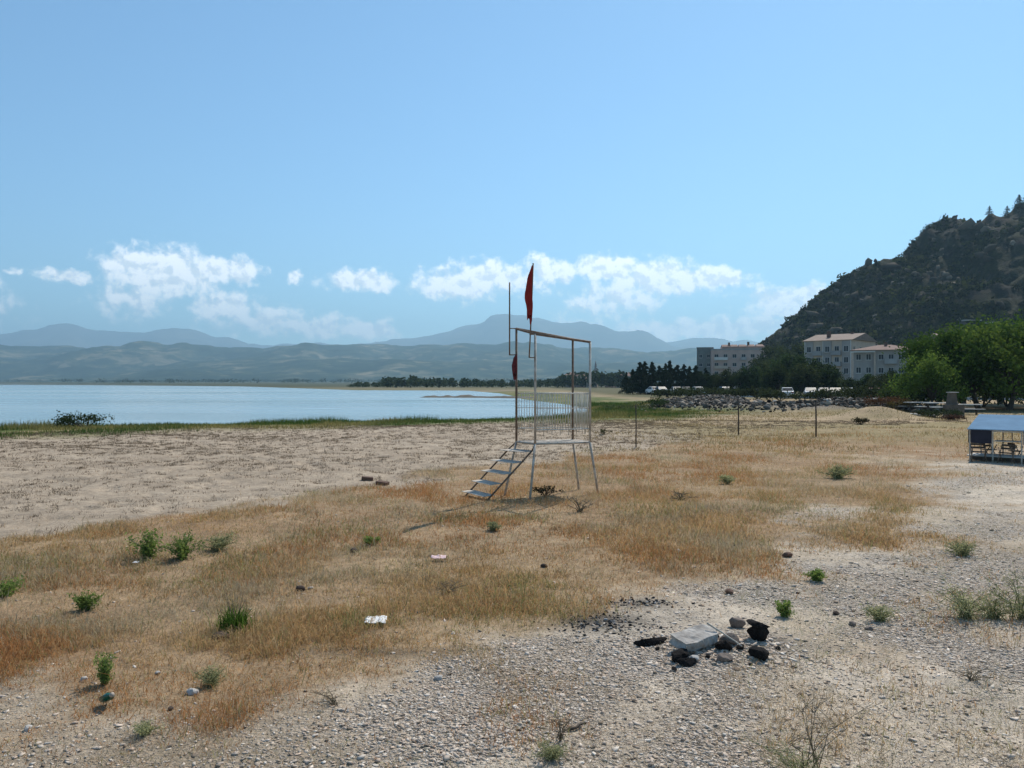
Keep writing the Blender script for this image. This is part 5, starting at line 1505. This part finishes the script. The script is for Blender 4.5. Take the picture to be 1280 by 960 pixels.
W_ += [('bright green grass tuft in the dry grass, the largest at lower left', 294, 790, 36, 44, 'tuft', 1), ('green leafy weed above the green bottle', 130, 856, 36, 22, 'leafy', 2),
      ('small green leafy weed left of the bright tuft', 106, 762, 20, 30, 'leafy', 3), ('green weed cut by the left photo edge', 6, 745, 18, 40, 'leafy', 4),
      ('yellow green bushy weed, left one of a close pair in the grass', 186, 698, 30, 42, 'leafy', 5), ('yellow green bushy weed, right one of a close pair in the grass', 228, 698, 28, 34, 'leafy', 6),
      ('yellowish low weed to the right of the close pair', 272, 688, 18, 34, 'wispy', 7), ('greyish weed at the foot of the dirt, right of the leafy weed', 264, 858, 22, 34, 'wispy', 8),
      ('small bright green weed right of the fire place', 980, 771, 20, 20, 'leafy', 9), ('small yellowish weed at the edge of the right shingle', 1022, 726, 12, 20, 'leafy', 10),
      ('grey green weed clump on the right shingle, in front of the dirt strip', 1100, 776, 16, 36, 'wispy', 11), ('grey green tall weed, left of the group at the right edge', 1208, 773, 40, 66, 'wispy', 12),
      ('greener tall weed, middle of the group at the right edge', 1242, 773, 27, 58, 'wispy', 13), ('greenest tall weed of the group, cut by the right photo edge', 1276, 774, 60, 64, 'wispy', 14),
      ('pale weed growing behind the group at the right edge', 1204, 694, 14, 40, 'wispy', 15), ('pale yellow green weed in the far turf right of the posts', 1047, 598, 15, 30, 'wispy', 16),
      ('small green weed in the turf between stand and fire place', 908, 605, 9, 14, 'wispy', 17), ('tiny yellow green weed below the lifeguard steps', 616, 663, 9, 16, 'wispy', 18),
      ('tiny green weed in the grass below the two bricks', 464, 681, 9, 16, 'leafy', 19), ('tall bare dry weed rising from the bottom edge, right of centre', 1012, 966, 118, 140, 'dry', 20),
      ('grey green low weed at the root of the tall dry one', 1000, 968, 30, 100, 'wispy', 21), ('small yellow flowering weed near the bottom left', 182, 918, 12, 26, 'wispy', 22),
      ('grey weed left of the bottom centre on the shingle', 690, 948, 16, 40, 'wispy', 23), ('dry brown weed patch beside the dark twig', 700, 925, 30, 40, 'dry', 24),
      ('brown dry weed on the grass before the stand', 724, 640, 18, 30, 'dry', 25)]
for a in W_: weed(*a)

# ------------------------------------------------------------------ haze
hm = bpy.data.materials.new('lake_haze'); hm.use_nodes = True; nt = hm.node_tree; nt.nodes.clear()
out = nt.nodes.new('ShaderNodeOutputMaterial'); pv = nt.nodes.new('ShaderNodeVolumePrincipled')
pv.inputs['Color'].default_value = (.47, .77, 1.0, 1); pv.inputs['Density'].default_value = 1 / 7600.; pv.inputs['Anisotropy'].default_value = .3
nt.links.new(pv.outputs[0], out.inputs['Volume'])
hz = MB().box(-16500, 16500, -1000, 16800, -6, 1180).build('haze', hm)
tag(hz, 'thin blue air haze over lake and hills', 'haze', kind='stuff')

# ------------------------------------------------------------------ sky, clouds, sun
def world():
    w = bpy.data.worlds.new('World'); S.world = w; w.use_nodes = True; nt = w.node_tree; nt.nodes.clear()
    out = nt.nodes.new('ShaderNodeOutputWorld')
    sky = nt.nodes.new('ShaderNodeTexSky'); sky.sky_type = 'NISHITA'; sky.sun_disc = False
    sky.sun_elevation = SUN_EL; sky.sun_rotation = SUN_AZ; sky.air_density = 1.0; sky.dust_density = .35; sky.ozone_density = 1.0; sky.altitude = 900
    bg = nt.nodes.new('ShaderNodeBackground'); bg.inputs[1].default_value = SKY_STR; nt.links.new(mixc(nt, sky.outputs[0], (.72, .965, 1.04), 1.0, 'MULTIPLY'), bg.inputs[0])
    tc = nt.nodes.new('ShaderNodeTexCoord'); sx = nt.nodes.new('ShaderNodeSeparateXYZ'); nt.links.new(tc.outputs['Generated'], sx.inputs[0])
    az = mth(nt, 'ARCTAN2', sx.outputs[0], sx.outputs[1]); el = mth(nt, 'ARCSINE', sx.outputs[2])
    uv = nt.nodes.new('ShaderNodeCombineXYZ'); nt.links.new(az, uv.inputs[0]); nt.links.new(el, uv.inputs[1])
    # ragged edges: shift the lookup by noise before measuring the cloud shapes
    wn = noise_node(nt, uv.outputs[0], 34, 5, .62)
    sub = nt.nodes.new('ShaderNodeVectorMath'); sub.operation = 'SUBTRACT'; nt.links.new(wn.outputs['Color'], sub.inputs[0]); sub.inputs[1].default_value = (.5, .5, .5)
    sc = nt.nodes.new('ShaderNodeVectorMath'); sc.operation = 'SCALE'; nt.links.new(sub.outputs[0], sc.inputs[0]); sc.inputs['Scale'].default_value = .030
    ad = nt.nodes.new('ShaderNodeVectorMath'); ad.operation = 'ADD'; nt.links.new(uv.outputs[0], ad.inputs[0]); nt.links.new(sc.outputs[0], ad.inputs[1])
    C_ = [(85, 342, 34, 8, .75), (198, 340, 62, 32, 1.0), (170, 330, 34, 20, 1.0), (165, 374, 42, 22, .6), (283, 338, 42, 20, .9), (240, 345, 50, 20, .8), (284, 384, 42, 22, .8), (330, 400, 70, 20, .7),
          (405, 409, 80, 18, .65), (462, 413, 42, 16, .8), (370, 348, 14, 9, .65), (450, 351, 48, 14, 1.0), (572, 356, 58, 22, .95), (608, 344, 46, 22, 1.0), (690, 337, 44, 18, .9), (650, 352, 50, 20, .6),
          (758, 334, 46, 18, 1.0), (825, 348, 76, 26, 1.0), (905, 352, 40, 16, .9), (775, 372, 64, 28, .6), (725, 378, 30, 20, .4), (985, 378, 54, 20, .95), (1010, 368, 30, 16, .9), (900, 412, 90, 17, .85),
          (820, 414, 80, 17, .75), (950, 408, 55, 15, .8), (730, 410, 60, 14, .4), (12, 340, 8, 4, .5), (880, 343, 40, 16, .9), (1330, 350, 120, 40, .9), (-160, 370, 120, 36, .8), (-420, 330, 140, 40, .9)]
    mx = None
    for px, py, rx, ry, s in C_:
        a = math.atan((px - CX) / F); e = math.atan((CY - py) / F * math.cos(a))
        d = nt.nodes.new('ShaderNodeVectorMath'); d.operation = 'SUBTRACT'; nt.links.new(ad.outputs[0], d.inputs[0]); d.inputs[1].default_value = (a, e, 0)
        q = nt.nodes.new('ShaderNodeVectorMath'); q.operation = 'MULTIPLY'; nt.links.new(d.outputs[0], q.inputs[0]); q.inputs[1].default_value = (F / rx, F / ry, 0)
        l = nt.nodes.new('ShaderNodeVectorMath'); l.operation = 'LENGTH'; nt.links.new(q.outputs[0], l.inputs[0])
        v = mth(nt, 'MULTIPLY', mth(nt, 'SUBTRACT', 1.15, l.outputs['Value']), s)
        mx = v if mx is None else mth(nt, 'MAXIMUM', mx, v)
    fb = noise_node(nt, uv.outputs[0], 55, 8, .6)
    den = mth(nt, 'ADD', mx, mth(nt, 'MULTIPLY', mth(nt, 'SUBTRACT', fb.outputs[0], .5), 1.7))
    mr = nt.nodes.new('ShaderNodeMapRange'); mr.interpolation_type = 'SMOOTHSTEP'; nt.links.new(den, mr.inputs[0])
    for i, v in enumerate((.0, .62, 0, .94)): mr.inputs[i + 1].default_value = v
    # shade side of the billows: noise sampled a little toward the sun
    off = nt.nodes.new('ShaderNodeVectorMath'); off.operation = 'ADD'; nt.links.new(uv.outputs[0], off.inputs[0]); off.inputs[1].default_value = (.004, .008, 0)
    fb2 = noise_node(nt, off.outputs[0], 55, 8, .6)
    sh = mth(nt, 'MULTIPLY_ADD', mth(nt, 'SUBTRACT', fb.outputs[0], fb2.outputs[0]), 3.4, .58)
    cr = ramp(nt, sh, [(.25, (.62, .67, .72)), (.7, (.95, .95, .95))])
    cb = nt.nodes.new('ShaderNodeBackground'); nt.links.new(cr.outputs[0], cb.inputs[0]); cb.inputs[1].default_value = CLOUD_STR
    ms = nt.nodes.new('ShaderNodeMixShader'); nt.links.new(mr.outputs[0], ms.inputs[0]); nt.links.new(bg.outputs[0], ms.inputs[1]); nt.links.new(cb.outputs[0], ms.inputs[2])
    nt.links.new(ms.outputs[0], out.inputs['Surface'])
SKY_STR, CLOUD_STR = .112, 1.5
world()
sl = bpy.data.lights.new('sun', 'SUN'); sl.energy = 4.2; sl.angle = R(.53); sl.color = (1, .935, .83)
so = bpy.data.objects.new('sun', sl); COL.objects.link(so)
sd = Vector((math.sin(SUN_AZ) * math.cos(SUN_EL), math.cos(SUN_AZ) * math.cos(SUN_EL), math.sin(SUN_EL)))
so.rotation_euler = sd.to_track_quat('Z', 'Y').to_euler(); so.location = (0, 0, 50)

cam = bpy.data.cameras.new('camera'); cam.sensor_width = 36; cam.lens = F / 1280 * 36; cam.clip_start = .1; cam.clip_end = 60000
co = bpy.data.objects.new('camera', cam); COL.objects.link(co); co.location = (0, 0, CAMZ); co.rotation_euler = (R(90), 0, 0)
S.camera = co
S.render.engine = 'CYCLES'
S.cycles.use_denoising = True
S.cycles.max_bounces = 6; S.cycles.diffuse_bounces = 3; S.cycles.volume_bounces = 0; S.cycles.transparent_max_bounces = 8; S.cycles.transmission_bounces = 2
S.view_settings.view_transform = 'Standard'; S.view_settings.look = 'None'; S.view_settings.exposure = .38; S.view_settings.gamma = 1
